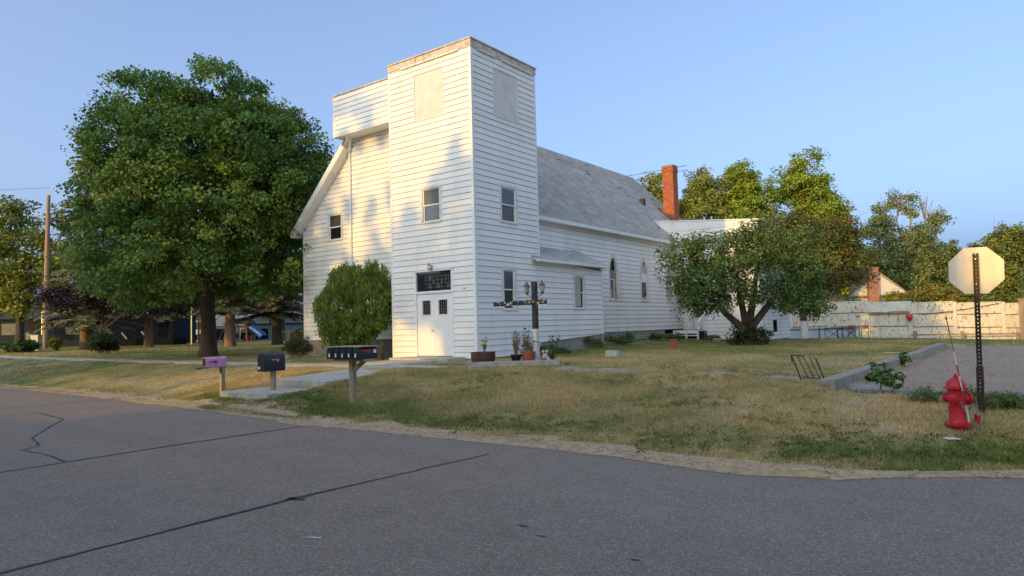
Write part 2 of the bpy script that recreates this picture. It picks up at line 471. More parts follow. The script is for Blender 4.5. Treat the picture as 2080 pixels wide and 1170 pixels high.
tag(fast_mesh('lot_gravel', V2, F2, M_PEB, cols=np.repeat(np.array([.40, .31, .235]) * g.uniform(.6, 1.25, n2)[:, None], 4, 0)), 'loose stones scattered over the parking area', 'gravel', kind='stuff')
tag(fast_mesh('gravel', V, F, M_PEB, cols=np.repeat(np.array([.52, .40, .28]) * g.uniform(.65, 1.2, n)[:, None], 4, 0)), 'loose gravel scattered on the dirt shoulder', 'gravel', kind='stuff')

# ------------------------------------------------------------------ parking lot, curb, walks
M_LOT = asphalt('lot_gravel', (.34, .24, .155), .6, .9, (.36, .27, .19))
mb = MB(); LX = np.linspace(11.12, 17.0, 16); LY = np.linspace(-4.2, 17.0, 40)
def lot_z(x, y): return -.25 + (float(vnoise(np.array([x * .8]), np.array([y * .8]), 2)[0]) - .5) * .03
def lot_front(x): return np.interp(x, [11, 12.4, 13.7, 17], [-3.75, -4.25, -4.5, -4.3])
for a in range(15):
    for b in range(39):
        x0, x1, y0, y1 = LX[a], LX[a + 1], LY[b], LY[b + 1]
        if y1 < lot_front((x0 + x1) / 2): continue
        mb.quad((x0, y0, lot_z(x0, y0)), (x1, y0, lot_z(x1, y0)), (x1, y1, lot_z(x1, y1)), (x0, y1, lot_z(x0, y1)))
lot = mb.build('parking_lot', M_LOT, smoothed=True); tag(lot, 'worn gravelly parking area beside the concrete curb', 'pavement', kind='structure')
M_WET = mat('tar_patch', (.045, .05, .062), .45, .3, 6)
for (x0, x1, y0, y1, sd_) in [(11.25, 12.9, -3.75, -3.25, 3), (12.2, 14.6, -4.05, -3.55, 5), (13.3, 16, -3.2, -2.95, 8)]:
    n = 26; mb = MB(); rr = random.Random(sd_); mb.v.append(((x0 + x1) / 2, (y0 + y1) / 2, -.222))
    for k in range(n):
        a = 2 * math.pi * k / n; q = .75 + .5 * rr.random(); mb.v.append(((x0 + x1) / 2 + (x1 - x0) / 2 * math.cos(a) * q, (y0 + y1) / 2 + (y1 - y0) / 2 * math.sin(a) * q, -.222))
    for k in range(n): mb.f.append((0, 1 + k, 1 + (k + 1) % n))
    mb.build('sealed_patch', M_WET, lot)
M_CONC = mat('concrete', (.36, .315, .255), .9, .18, 4, .6, 70, dirt=(.16, .14, .11), dirt_amt=.6, dirt_scale=2.5, dirt_lo=.48, dirt_hi=.72)
curb = thing('curb', 'long weathered concrete curb between side lawn and parking area', 'curb', (11, -3.9, -.2)); curb['kind'] = 'structure'
ys = np.linspace(-3.95, 14.2, 8)
for a, b in zip(ys[:-1], ys[1:]):
    mb = MB(); mb.box(10.86, 11.12, a + .008, b - .008, -.4, gz(10.8, (a + b) / 2) + .07); mb.build('curb_stone', M_CONC, curb, bevel=.015)
mb = MB(); mb.obox((11.35, 14.4, -.2), (.33, .2, 0), (-.07, .11, 0), (0, 0, .12)); mb.build('curb_stone', M_CONC, curb, bevel=.015)

walk = thing('front_walk', 'concrete walk with two low steps leading from the road to the church door', 'walkway', (-.6, -5, -.2)); walk['kind'] = 'structure'
M_SLAB = mat('walk_slab', (.47, .44, .385), .9, .15, 5, .5, 70, dirt=(.22, .19, .14), dirt_amt=.5, dirt_scale=1.8, dirt_lo=.5, dirt_hi=.75)
def slab(x0, x1, y0, y1, zt, th=.2, z2=None):
    mb = MB(); zb_ = zt if z2 is None else z2
    mb.hexa([(x0, y0, zt - th), (x1, y0, zt - th), (x1, y1, zb_ - th), (x0, y1, zb_ - th), (x0, y0, zt), (x1, y0, zt), (x1, y1, zb_), (x0, y1, zb_)])
    return mb.build('slab', M_SLAB, walk, bevel=.012)
slab(-1.55, .35, -7.62, -6.16, -.315, .25)
slab(-1.62, .45, -6.15, -3.46, -.150, .3, -.03)
slab(-2.75, -.85, -1.9, -.92, .035, .2, .05)
slab(-2.75, -.85, -2.42, -1.91, .03, .2, .034)
mb = MB(); mb.box(-3.0, -.45, -.91, -.03, -.1, .115); mb.build('door_step', M_SLAB, walk, bevel=.012)
sw = thing('sidewalk', 'old overgrown concrete sidewalk crossing the lawn parallel to the road', 'sidewalk', (0, -3, 0)); sw['kind'] = 'structure'
x = -60.0
k = 0
while x < 10.9:
    L = 1.5; xm = x + L / 2
    if not (2.2 < xm < 4.9):
        w0, w1 = (-3.45, -2.43) if x < 1.2 else (-3.15, -2.3)
        mb = MB(); z0 = gz(x, -2.9) + .016; z1 = gz(x + L, -2.9) + .016
        if -3.2 < xm < .8: z0 = z1 = .012
        if x > 4: z0 -= .004; z1 -= .004
        mb.hexa([(x + .01, w0, z0 - .1), (x + L - .01, w0, z1 - .1), (x + L - .01, w1, z1 - .1), (x + .01, w1, z0 - .1), (x + .01, w0, z0), (x + L - .01, w0, z1), (x + L - .01, w1, z1), (x + .01, w1, z0)])
        mb.build('slab', M_CONC if x > 4 else M_SLAB, sw)
    x += L; k += 1

# ------------------------------------------------------------------ grass blades (one mass)
def on_paved(x, y):
    r = (x > -1.62) & (x < .62) & (y > -7.65) & (y < -3.4)
    r |= (x > -2.8) & (x < -.8) & (y > -2.5) & (y < 0)
    r |= (x > -3.05) & (x < -.42) & (y > -.95) & (y < 0)
    s = (y > -3.38) & (y < -2.5) & ~((x > 2.2) & (x < 4.9)) & (x < 10.9)
    r |= s & (vnoise(x * 2.3, y * 2.3, 55) < np.where(x > 3, .62, .9))
    r |= (x > -11.1) & (x < .02) & (y > 0.0) & (y < 23)
    r |= (x > -11.1) & (x < 3.4) & (y > 17.4) & (y < 23)
    r |= (x > 10.85) & (y > lot_front(x)) & (y < 17)
    r |= (x > 16.6)
    ey = edge_y(x)
    wsh = np.interp(x, [-60, -20, -8, 0, 4, 8, 10.5, 12, 14], [.3, .35, .6, .70, .62, .48, .45, .22, .15])
    d = y - ey
    r |= (d < wsh * (.15 + 1.1 * vnoise(x * 2.3, y * 2.3, 12))) & ~((d > -.05) & (d < .25) & (vnoise(x * .8 + 3, y * 2, 40) > .52) & (x < 11) & (x > -1))
    r |= d < -.05
    return r
def scatter(n, x0, x1, y0, y1, hmin, hmax, w, seed):
    g = np.random.default_rng(seed)
    x = g.uniform(x0, x1, n); y = g.uniform(y0, y1, n)
    keep = ~on_paved(x, y)
    keep &= g.random(n) > .55 * smooth((fbm(x * .9, y * .9, 77) - .56) / .12)
    x = x[keep]; y = y[keep]; n = len(x)
    gr = np.clip(greenness(x, y) + g.normal(0, .16, n), 0, 1)
    d = y - edge_y(x)
    lush = np.exp(-((d - .95) / .38) ** 2) * (x < 14.5) * (x > -3) * (vnoise(x * .9, y * 1.5, 71) > .3) + smooth((x - 11.8) / 1.5) * smooth((-y - 6.9) / .8) * smooth((vnoise(x * 1.1, y * 1.4, 61) - .42) / .2)
    h = g.uniform(hmin, hmax, n) * (.6 + .8 * fbm(x * 1.3, y * 1.3, 19)) * (1 + .5 * np.clip(lush, 0, 1))
    gr = np.clip(gr + .5 * lush, 0, 1)
    a = g.uniform(0, 2 * np.pi, n); lean = g.uniform(.15, 1.1, n) * h
    la = g.uniform(0, 2 * np.pi, n)
    z = ground_z(x, y) - .005
    ww = w * g.uniform(.6, 1.3, n)
    P = np.stack([x, y, z], 1)
    S = np.stack([np.cos(a) * ww / 2, np.sin(a) * ww / 2, np.zeros(n)], 1)
    T = P + np.stack([np.cos(la) * lean, np.sin(la) * lean, h], 1)
    V = np.stack([P - S, P + S, T], 1).reshape(-1, 3)
    dry = DRY * g.uniform(.6, 1.4, n)[:, None]; grn = GREEN * g.uniform(.55, 1.45, n)[:, None]
    c = dry * (1 - gr[:, None]) + grn * gr[:, None]
    return V, np.repeat(c, 3, 0)
parts_ = [scatter(330000, -4, 15.5, -8.6, -2.4, .02, .062, .014, 1), scatter(150000, 0, 11, -3, 17, .025, .07, .016, 2),
          scatter(100000, -20, -2, -8.4, 3, .025, .06, .014, 3), scatter(70000, -50, -16, -8, 16, .03, .08, .03, 4),
          scatter(40000, -3, 15, 16, 33, .04, .10, .03, 5)]
V = np.concatenate([p_[0] for p_ in parts_]); C = np.concatenate([p_[1] for p_ in parts_])
M_GRASS = mat('grass_blade', (.1, .1, .05), .7, .1, 3, attr='Col', spec=.2, translucent=.25)
tag(fast_mesh('grass', V, np.arange(len(V)).reshape(-1, 3), M_GRASS, cols=C), 'short half dry grass of the church lawn', 'grass', kind='stuff')
# ------------------------------------------------------------------ the church
M_SIDE = mat('siding_white', (.88, .862, .825), .6, .035, 1.5, .12, 18, dirt=(.50, .46, .40), dirt_amt=.32, dirt_scale=1.1, stretch=(1, 1, .3), dirt_lo=.5, dirt_hi=.78, objrand=.06)
M_TRIM = mat('trim_white', (.84, .835, .81), .6, .05, 3, .1, 30, dirt=(.42, .38, .32), dirt_amt=.35, dirt_scale=4, dirt_lo=.55, dirt_hi=.75)
M_TRIMOLD = mat('trim_peeling', (.74, .72, .68), .8, .1, 6, .3, 60, dirt=(.36, .32, .27), dirt_amt=.6, dirt_scale=9, dirt_lo=.52, dirt_hi=.70)
M_CAP = mat('cap_weathered', (.60, .55, .47), .85, .2, 6, .4, 50, dirt=(.33, .28, .22), dirt_amt=.6, dirt_scale=5, dirt_lo=.5, dirt_hi=.62)
M_PLY = mat('belfry_plywood', (.73, .705, .66), .85, .06, 2.5, .15, 40, dirt=(.50, .46, .42), dirt_amt=.5, dirt_scale=1.3)
M_DOOR = mat('door_white', (.85, .845, .83), .45, .03, 2, dirt=(.55, .51, .45), dirt_amt=.25, dirt_scale=2.0)
M_GLASS = mat('window_glass', (.020, .023, .027), .04, .3, 1.5, spec=1.0)
M_GLASSG = mat('window_glass_grey', (.07, .075, .08), .06, .25, 2, spec=.6)
M_SCREEN = mat('window_screen', (.12, .125, .13), .6, .25, 2)
M_BLIND = mat('window_blind', (.46, .43, .36), .8, .1, 5)
M_BLOCK = mat('foundation_block', (.34, .315, .275), .95, .18, 5, .8, 90, dirt=(.17, .15, .125), dirt_amt=.5, dirt_scale=1.2)
M_MORTAR = mat('mortar', (.25, .235, .21), .95, .1, 10)
M_SHINGLE = mat('roof_shingle', (.3, .3, .3), .92, .14, 1.6, .8, 160, dirt=(.26, .25, .225), dirt_amt=.35, dirt_scale=.7, attr='Col', dirt_lo=.48, dirt_hi=.7)
M_ROOFBASE = mat('roof_base', (.16, .16, .16), .9)
M_BRICK = mat('chimney_brick', (.42, .115, .045), .9, .25, 12, .5, 80, attr='Col')
M_WOODOLD = mat('wood_old', (.30, .235, .16), .85, .25, 5, .5, 30, stretch=(1, 1, .2))
M_METAL = mat('galvanised', (.50, .51, .52), .35, .15, 3, metal=.8)
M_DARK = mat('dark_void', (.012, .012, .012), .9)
M_IRON = mat('black_iron', (.018, .017, .017), .5, .3, 30, dirt=(.10, .055, .03), dirt_amt=.5, dirt_scale=20, dirt_lo=.55, dirt_hi=.65)

M_SHEATH_SHADE = mat('sheathing_lap_shade', (.20, .175, .145), .9)  # dark tone stands in for the shadow under each lap
church = thing('church', 'white lap-sided church with square corner tower and grey shingled roof', 'church', (0, 0, 0))

class Plane:
    def __init__(s, o, u, n): s.o = np.array(o, float); s.u = np.array(u, float); s.n = np.array(n, float)
    def p(s, u, z, d=0.0): return tuple(s.o + s.u * u + np.array([0, 0, z]) + s.n * d)
    def box(s, mb, u0, u1, z0, z1, d0, d1):
        # order the corners so faces point outwards whichever way u x n goes
        a = [s.p(u0, z0, d0), s.p(u1, z0, d0), s.p(u1, z0, d1), s.p(u0, z0, d1)]
        b = [s.p(u0, z1, d0), s.p(u1, z1, d0), s.p(u1, z1, d1), s.p(u0, z1, d1)]
        if np.cross(s.u, s.n)[2] < 0: a = a[::-1]; b = b[::-1]
        return mb.hexa(a + b)

COURSE = .194
NBOARD = [0]
def siding(pl, parent, u0f, u1f, z0, z1, openings=(), stuff=False, seed=1, start=None):
    """lap boards; u0f/u1f may be numbers or functions of z; openings are (u0,u1,z0,z1)"""
    f0 = u0f if callable(u0f) else (lambda z: u0f)
    f1 = u1f if callable(u1f) else (lambda z: u1f)
    r = random.Random(seed); joined = MB()
    z = z0
    back = MB()
    while z < z1 - .02:
        zt = min(z + COURSE, z1); a0, a1 = f0(z), f1(z); b0, b1 = f0(zt - .001), f1(zt - .001)
        ops = [o for o in openings if o[2] < zt - .004 and o[3] > z + .004]
        cuts = sorted({c for o in ops for c in o[:2] if min(a0, b0) < c < max(a1, b1)})
        xs = [None] + cuts + [None]
        runs = []; cur = []
        for k in range(len(xs) - 1):
            lb, lt = (a0, b0) if xs[k] is None else (xs[k], xs[k])
            rb, rt = (a1, b1) if xs[k + 1] is None else (xs[k + 1], xs[k + 1])
            mid = (max(lb, lt) + min(rb, rt)) / 2
            za, zb_ = z + .011, zt
            for o in ops:
                if o[0] < mid < o[1]:
                    if o[2] <= za + .015: za = max(za, o[3])
                    elif o[3] >= zb_ - .004: zb_ = min(zb_, o[2])
                    else: za = zb_
            if zb_ - za < .006:
                if cur: runs.append(cur); cur = []
            else: cur.append((lb, lt, rb, rt, za, zb_))
        if cur: runs.append(cur)
        off = r.uniform(-.0015, .0015)
        if not stuff and NBOARD[0] < 292:
            # butt joints: some long boards are made of two lengths
            rr = []
            for run in runs:
                L0 = run[0]
                if len(run) == 1 and min(L0[2], L0[3]) - max(L0[0], L0[1]) > 3.0 and r.random() < .16:
                    c = max(L0[0], L0[1]) + (min(L0[2], L0[3]) - max(L0[0], L0[1])) * r.uniform(.25, .75)
                    rr += [[(L0[0], L0[1], c - .004, c - .004, L0[4], L0[5])], [(c + .004, c + .004, L0[2], L0[3], L0[4], L0[5])]]
                else: rr.append(run)
            runs = rr
        for run in runs:
            mb = joined if stuff else MB()
            for (lb, lt, rb, rt, za, zb_) in run:
                def th(zz): return .032 - .024 * (zz - z) / COURSE + off
                q0, q1 = th(za), th(zb_)
                P = [pl.p(lb, za, .0), pl.p(rb, za, .0), pl.p(rb, za, q0), pl.p(lb, za, q0), pl.p(lt, zb_, .0), pl.p(rt, zb_, .0), pl.p(rt, zb_, q1), pl.p(lt, zb_, q1)]
                if np.cross(pl.u, pl.n)[2] < 0:
                    P = P[:4][::-1] + P[4:][::-1]
                mb.hexa(P)
                back.quad(pl.p(lb, za - .011 if za < z + .012 else za, -.004), pl.p(rb, za - .011 if za < z + .012 else za, -.004), pl.p(rt, zb_, -.004), pl.p(lt, zb_, -.004))
            if not stuff:
                mb.build('siding_board', M_SIDE, parent); NBOARD[0] += 1
        z = zt
    if stuff: tag(joined.build('siding_boards', M_SIDE, parent), kind='stuff')
    return back

def wall(name, back):
    # sheathing behind the boards, toned dark as lap shadow; boards become its children
    return back

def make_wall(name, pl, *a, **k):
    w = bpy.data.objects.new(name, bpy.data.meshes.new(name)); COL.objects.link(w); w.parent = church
    w.data.materials.append(M_SHEATH_SHADE)
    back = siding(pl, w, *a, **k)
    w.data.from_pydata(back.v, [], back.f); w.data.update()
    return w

FRONT = Plane((0, 0, 0), (1, 0, 0), (0, -1, 0)); SIDE = Plane((0, 0, 0), (0, 1, 0), (1, 0, 0))
NAVE_S = Plane((-1.2, 0, 0), (0, 1, 0), (1, 0, 0)); NAVE_F = Plane((0, 1.68, 0), (1, 0, 0), (0, -1, 0))
BOX_F = Plane((0, 1.0, 0), (1, 0, 0), (0, -1, 0)); REAR_F = Plane((0, 17.43, 0), (1, 0, 0), (0, -1, 0)); REAR_S = Plane((3.3, 0, 0), (0, 1, 0), (1, 0, 0))
RECESS = Plane((0, 18.57, 0), (1, 0, 0), (0, -1, 0))
WT, TD, TH, Z0, ZB = 3.73, 3.50, 10.22, .05, .632
GOTH = [7.88, 11.05, 14.12, 17.0]
def goth_open(c): return [(c - .38, c + .38, 2.06, 3.5), (c - .30, c + .30, 3.5, 3.82), (c - .16, c + .16, 3.82, 4.05)]
def roof_x(z): return -6.07 + (10.25 - z) / .963          # right slope: x at height z
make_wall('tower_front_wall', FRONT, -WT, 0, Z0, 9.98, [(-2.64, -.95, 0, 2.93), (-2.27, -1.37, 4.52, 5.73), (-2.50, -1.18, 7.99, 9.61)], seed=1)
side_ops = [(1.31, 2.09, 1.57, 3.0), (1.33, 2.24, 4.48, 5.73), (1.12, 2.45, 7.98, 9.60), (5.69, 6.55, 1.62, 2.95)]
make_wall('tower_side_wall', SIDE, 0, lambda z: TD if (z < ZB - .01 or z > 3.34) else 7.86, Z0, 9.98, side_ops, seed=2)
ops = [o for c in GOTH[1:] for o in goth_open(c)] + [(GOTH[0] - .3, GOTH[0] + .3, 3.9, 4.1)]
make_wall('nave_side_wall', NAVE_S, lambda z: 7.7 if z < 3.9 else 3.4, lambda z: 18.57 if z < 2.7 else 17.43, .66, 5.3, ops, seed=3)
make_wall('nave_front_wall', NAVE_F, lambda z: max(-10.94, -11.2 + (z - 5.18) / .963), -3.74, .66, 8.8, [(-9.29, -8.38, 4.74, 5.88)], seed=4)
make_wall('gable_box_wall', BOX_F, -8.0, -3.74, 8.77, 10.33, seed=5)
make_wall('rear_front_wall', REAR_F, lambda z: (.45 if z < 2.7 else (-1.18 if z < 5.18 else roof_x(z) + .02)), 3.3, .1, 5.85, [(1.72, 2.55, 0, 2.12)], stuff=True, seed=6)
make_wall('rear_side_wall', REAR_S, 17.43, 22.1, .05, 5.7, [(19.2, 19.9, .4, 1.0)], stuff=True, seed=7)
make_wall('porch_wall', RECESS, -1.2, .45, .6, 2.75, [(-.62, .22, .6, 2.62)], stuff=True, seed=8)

# plain walls that close the volume (unseen sides)
mb = MB()
mb.quad((-WT, 0, 0), (-WT, TD, 0), (-WT, TD, TH), (-WT, 0, TH)); mb.quad((0, TD, 3.3), (-WT, TD, 3.3), (-WT, TD, TH), (0, TD, TH))
mb.quad((-10.94, 1.68, 0), (-10.94, 22.4, 0), (-10.94, 22.4, 5.5), (-10.94, 1.68, 5.5))
mb.quad((-10.94, 22.4, 0), (-1.2, 22.4, 0), (-1.2, 22.4, 5.5), (-10.94, 22.4, 5.5)); mb.tri((-10.94, 22.4, 5.5), (-1.2, 22.4, 5.5), (-6.07, 22.4, 10.15))
mb.quad((3.3, 22.1, 0), (-1.2, 22.1, 0), (-1.2, 22.1, 6.2), (3.3, 22.1, 5.7)); mb.quad((0, 7.86, .0), (-1.2, 7.86, 0), (-1.2, 7.86, 4.0), (0, 7.86, 3.3))
mb.quad((.45, 17.45, .1), (.45, 18.57, .1), (.45, 18.57, 2.75), (.45, 17.45, 2.75)); mb.quad((-1.2, 17.45, 2.74), (.45, 17.45, 2.74), (.45, 18.57, 2.74), (-1.2, 18.57, 2.74))
mb.quad((-8.0, 1.0, 8.77), (-8.0, 4.5, 8.77), (-8.0, 4.5, 10.33), (-8.0, 1.0, 10.33))
mb.quad((-1.2, 17.45, 2.7), (-1.2, 22, 2.7), (-1.2, 22, 6), (-1.2, 17.45, 6))
mb.build('closing_wall', M_SIDE, church)

# corner boards, cap, box trim
mb = MB(); mb.box(-.075, .028, -.028, .075, 0.02, 9.98); mb.build('corner_board', M_TRIM, church)
mb = MB(); mb.box(-WT - .025, -WT + .06, -.028, .05, 0.02, 9.98); mb.build('corner_board', M_TRIM, church)
mb = MB(); mb.box(-.05, .028, TD - .05, TD + .03, 3.36, 9.98); mb.build('corner_board', M_TRIM, church)
mb = MB(); mb.box(-.06, .028, 7.79, 7.885, ZB - .02, 3.33); mb.build('corner_board', M_TRIM, church)
mb = MB(); mb.box(-10.965, -10.88, 1.652, 1.74, .64, 5.3); mb.build('corner_board', M_TRIM, church)
mb = MB(); mb.box(-8.025, -7.95, .972, 1.05, 8.75, 10.33); mb.build('corner_board', M_TRIM, church)
mb = MB(); mb.box(3.25, 3.328, 17.402, 17.48, .08, 5.85); mb.build('corner_board', M_TRIM, church)
mb = MB(); mb.box(.40, .475, 17.402, 17.47, .08, 2.76); mb.build('corner_board', M_TRIM, church)
# tower cap: frieze of weathered boards, each its own length and sag
r = random.Random(5)
for (a, b, z0, z1, d) in [(-3.76, -2.4, 9.99, 10.2, .05), (-2.39, -1.1, 9.995, 10.2, .045), (-1.09, .05, 9.98, 10.21, .05)]:
    mb = MB(); FRONT.box(mb, a, b, z0, z1, 0, d); mb.build('cap_board', M_CAP, church)
for (a, b, z0, z1, d) in [(.0, 1.3, 9.99, 10.2, .05), (1.31, 2.5, 9.985, 10.19, .043), (2.51, 3.55, 9.99, 10.2, .05)]:
    mb = MB(); SIDE.box(mb, a, b, z0, z1, 0, d); mb.build('cap_board', M_CAP, church)
for (a, b) in [(-3.1, -1.5), (-1.45, -.5)]:
    mb = MB(); FRONT.box(mb, a, b, 9.93, 9.985, .02, .075); mb.build('cap_moulding', M_TRIMOLD, church)
for (a, b) in [(.35, 1.2), (1.6, 2.6), (2.65, 3.3)]:
    mb = MB(); SIDE.box(mb, a, b, 9.93, 9.985, .02, .075); mb.build('cap_moulding', M_TRIMOLD, church)
mb = MB(); mb.box(-3.80, .085, -.085, 3.58, 10.205, 10.245); mb.build('tower_roof', M_CAP, church)
mb = MB(); mb.box(-8.06, -3.735, .94, 4.6, 10.335, 10.385); mb.build('box_roof', M_CAP, church)
mb = MB(); mb.box(-8.03, -3.735, .965, 1.69, 8.70, 8.765); mb.build('soffit', M_TRIM, church)
mb = MB(); mb.box(-7.7, -3.735, 1.60, 1.655, 8.58, 8.70); mb.build('frieze_board', M_TRIM, church)
# belfry panels
for pl, a, b, z0, z1 in [(FRONT, -2.51, -1.17, 7.98, 9.62), (SIDE, 1.11, 2.46, 7.97, 9.61)]:
    mb = MB(); pl.box(mb, a + .03, b - .03, z0 + .03, z1 - .03, -.02, .008); pn = mb.build('belfry_panel', M_PLY, church)
    mb = MB()
    for q in [(a, b, z0, z0 + .035), (a, b, z1 - .035, z1), (a, a + .03, z0 + .035, z1 - .035), (b - .03, b, z0 + .035, z1 - .035)]: pl.box(mb, *q, 0, .03)
    mb.build('frame', M_TRIMOLD, pn)

def win(pl, u0, u1, z0, z1, trim=.09, glass=(M_GLASSG, M_GLASS), old=True, split=.5, blind=None, storm=.04):
    mb = MB(); T = M_TRIMOLD if old else M_TRIM
    for q in [(u0, u1, z1 - trim, z1), (u0, u0 + trim, z0 + .05, z1 - trim), (u1 - trim, u1, z0 + .05, z1 - trim)]: pl.box(mb, *q, -.07, .034)
    w = mb.build('window', T, church)
    mb = MB(); pl.box(mb, u0 - .02, u1 + .02, z0, z0 + .05, -.07, .06); mb.build('sill', T, w)
    a, b, c, d = u0 + trim, u1 - trim, z0 + .05, z1 - trim
    m = c + (d - c) * split
    for (s0, s1, dd, g) in [(m - .02, d, .0, glass[0]), (c, m + .02, -.022, glass[1])]:
        mb = MB(); t = storm
        for q in [(a, b, s1 - t, s1), (a, b, s0, s0 + t), (a, a + t, s0 + t, s1 - t), (b - t, b, s0 + t, s1 - t)]: pl.box(mb, *q, dd - .022, dd)
        s = mb.build('sash', M_TRIM, w)
        mb = MB(); pl.box(mb, a + t, b - t, s0 + t, s1 - t, dd - .018, dd - .010); mb.build('pane', g, s)
    if blind:
        mb = MB(); pl.box(mb, blind[0], blind[1], c + .05, d - .05, -.0105, -.006); mb.build('blind', M_BLIND, w)
    return w
win(FRONT, -2.29, -1.35, 4.50, 5.75, glass=(M_SCREEN, M_GLASS))
win(SIDE, 1.31, 2.26, 4.46, 5.75, glass=(M_GLASS, M_SCREEN))
win(SIDE, 1.29, 2.11, 1.55, 3.02, trim=.12)
win(NAVE_F, -9.31, -8.36, 4.72, 5.90, glass=(M_GLASSG, M_GLASS))
w = win(SIDE, 5.67, 6.57, 1.60, 2.97, trim=.11, blind=None)
mb = MB(); SIDE.box(mb, 5.80, 6.24, 1.72, 2.84, -.006, .003); mb.build('blind', M_BLIND, w)

# gothic windows
def arch(c, w, spring, apex, n=7):
    """outline of a pointed arch from the left spring up and down to the right spring, in (u,z)"""
    pts = []
    for k in range(n + 1):
        t = k / n; pts.append((c - w * (1 - t ** 1.6 * 1.0) if k < n else c, spring + (apex - spring) * math.sin(t * math.pi / 2) ** .9))
    return pts + [(2 * c - u, z) for (u, z) in pts[-2::-1]]
def goth(c, kind):
    sill, spr, apx = 2.06, 3.42, 4.16
    oo = arch(c, .44, spr, apx); ii = arch(c, .335, spr, apx - .17)
    mb = MB(); O = [(c - .44, sill)] + oo + [(c + .44, sill)]; I = [(c - .335, sill + .05)] + ii + [(c + .335, sill + .05)]
    for k in range(len(O) - 1):
        a, b, e, d = O[k], O[k + 1], I[k + 1], I[k]
        P = [NAVE_S.p(*q, -.1) for q in (a, b, e, d)] + [NAVE_S.p(*q, .035) for q in (a, b, e, d)]
        mb.hexa(P)
    w = mb.build('gothic_window', M_TRIMOLD, church)
    mb = MB(); NAVE_S.box(mb, c - .46, c + .46, sill, sill + .05, -.1, .06); mb.build('sill', M_TRIMOLD, w)
    def arch_panel(name, m, d):
        mb = MB(); pts = [NAVE_S.p(u, z, d) for u, z in ii]
        mb.v = pts; mb.f = [tuple(range(len(pts)))]; return mb.build(name, m, w)
    if kind == 'broken':
        arch_panel('dark_opening', M_DARK, -.09)
        mb = MB(); NAVE_S.box(mb, c - .33, c + .30, 3.08, 3.44, -.07, -.03); mb.build('brown_board', M_WOODOLD, w)
        mb = MB(); mb.bar(NAVE_S.p(c - .22, 3.42, -.06), NAVE_S.p(c - .10, 3.85, -.06), .10, .03); mb.build('brown_board', M_WOODOLD, w)
        mb = MB(); NAVE_S.box(mb, c + .14, c + .33, sill + .1, 3.1, -.08, -.04); mb.build('brown_board', M_WOODOLD, w)
    elif kind == 'tracery':
        arch_panel('arch_glass', M_BLIND, -.06)
        mb = MB()
        for s in (-1, 1):
            q = [NAVE_S.p(c + s * .02, 3.42, -.05), NAVE_S.p(c + s * .06, 3.6, -.05), NAVE_S.p(c + s * .17, 3.78, -.05)]
            mb.bar(q[0], q[1], .03, .03); mb.bar(q[1], q[2], .03, .03)
        mb.build('tracery', M_TRIM, w)
        mb = MB(); NAVE_S.box(mb, c - .335, c + .335, 3.05, 3.42, -.07, -.03); mb.build('white_panel', M_DOOR, w)
    else:
        arch_panel('boarded_arch', M_BLIND, -.05)
        mb = MB(); NAVE_S.box(mb, c - .335, c + .335, sill + .05, 3.42, -.07, -.04); mb.build('board', M_BLIND, w)
        mb = MB(); NAVE_S.box(mb, c - .335, c + .335, 3.0, 3.04, -.04, -.02); mb.build('rail', M_TRIM, w)
        return w
    top = 3.05; t = .05
    tilt = .05 if kind == 'tracery' else 0.0
    for (s0, s1, g) in [(2.58, top, M_SCREEN), (sill + .06, 2.62, M_GLASSG)]:
        a, b = c - .33, (c + .33 if kind == 'tracery' else c + .15)
        mb = MB()
        for q in [(a, b, s1 - t, s1), (a, b, s0, s0 + t), (a, a + t, s0 + t, s1 - t), (b - t, b, s0 + t, s1 - t)]: NAVE_S.box(mb, *q, -.05, -.02)
        s = mb.build('sash', M_TRIM, w)
        mb = MB(); NAVE_S.box(mb, a + t, b - t, s0 + t, s1 - t, -.045, -.035); mb.build('pane', g, s)
        if tilt and s0 < 2.3:
            mb = MB(); mb.bar(NAVE_S.p(a + .06, 2.18, -.01), NAVE_S.p(b - .03, 2.30, -.01), .04, .03); mb.build('loose_bar', M_TRIM, s)
    return w
goth(GOTH[0], 'boarded'); goth(GOTH[1], 'broken'); goth(GOTH[2], 'tracery'); goth(GOTH[3], 'boarded')

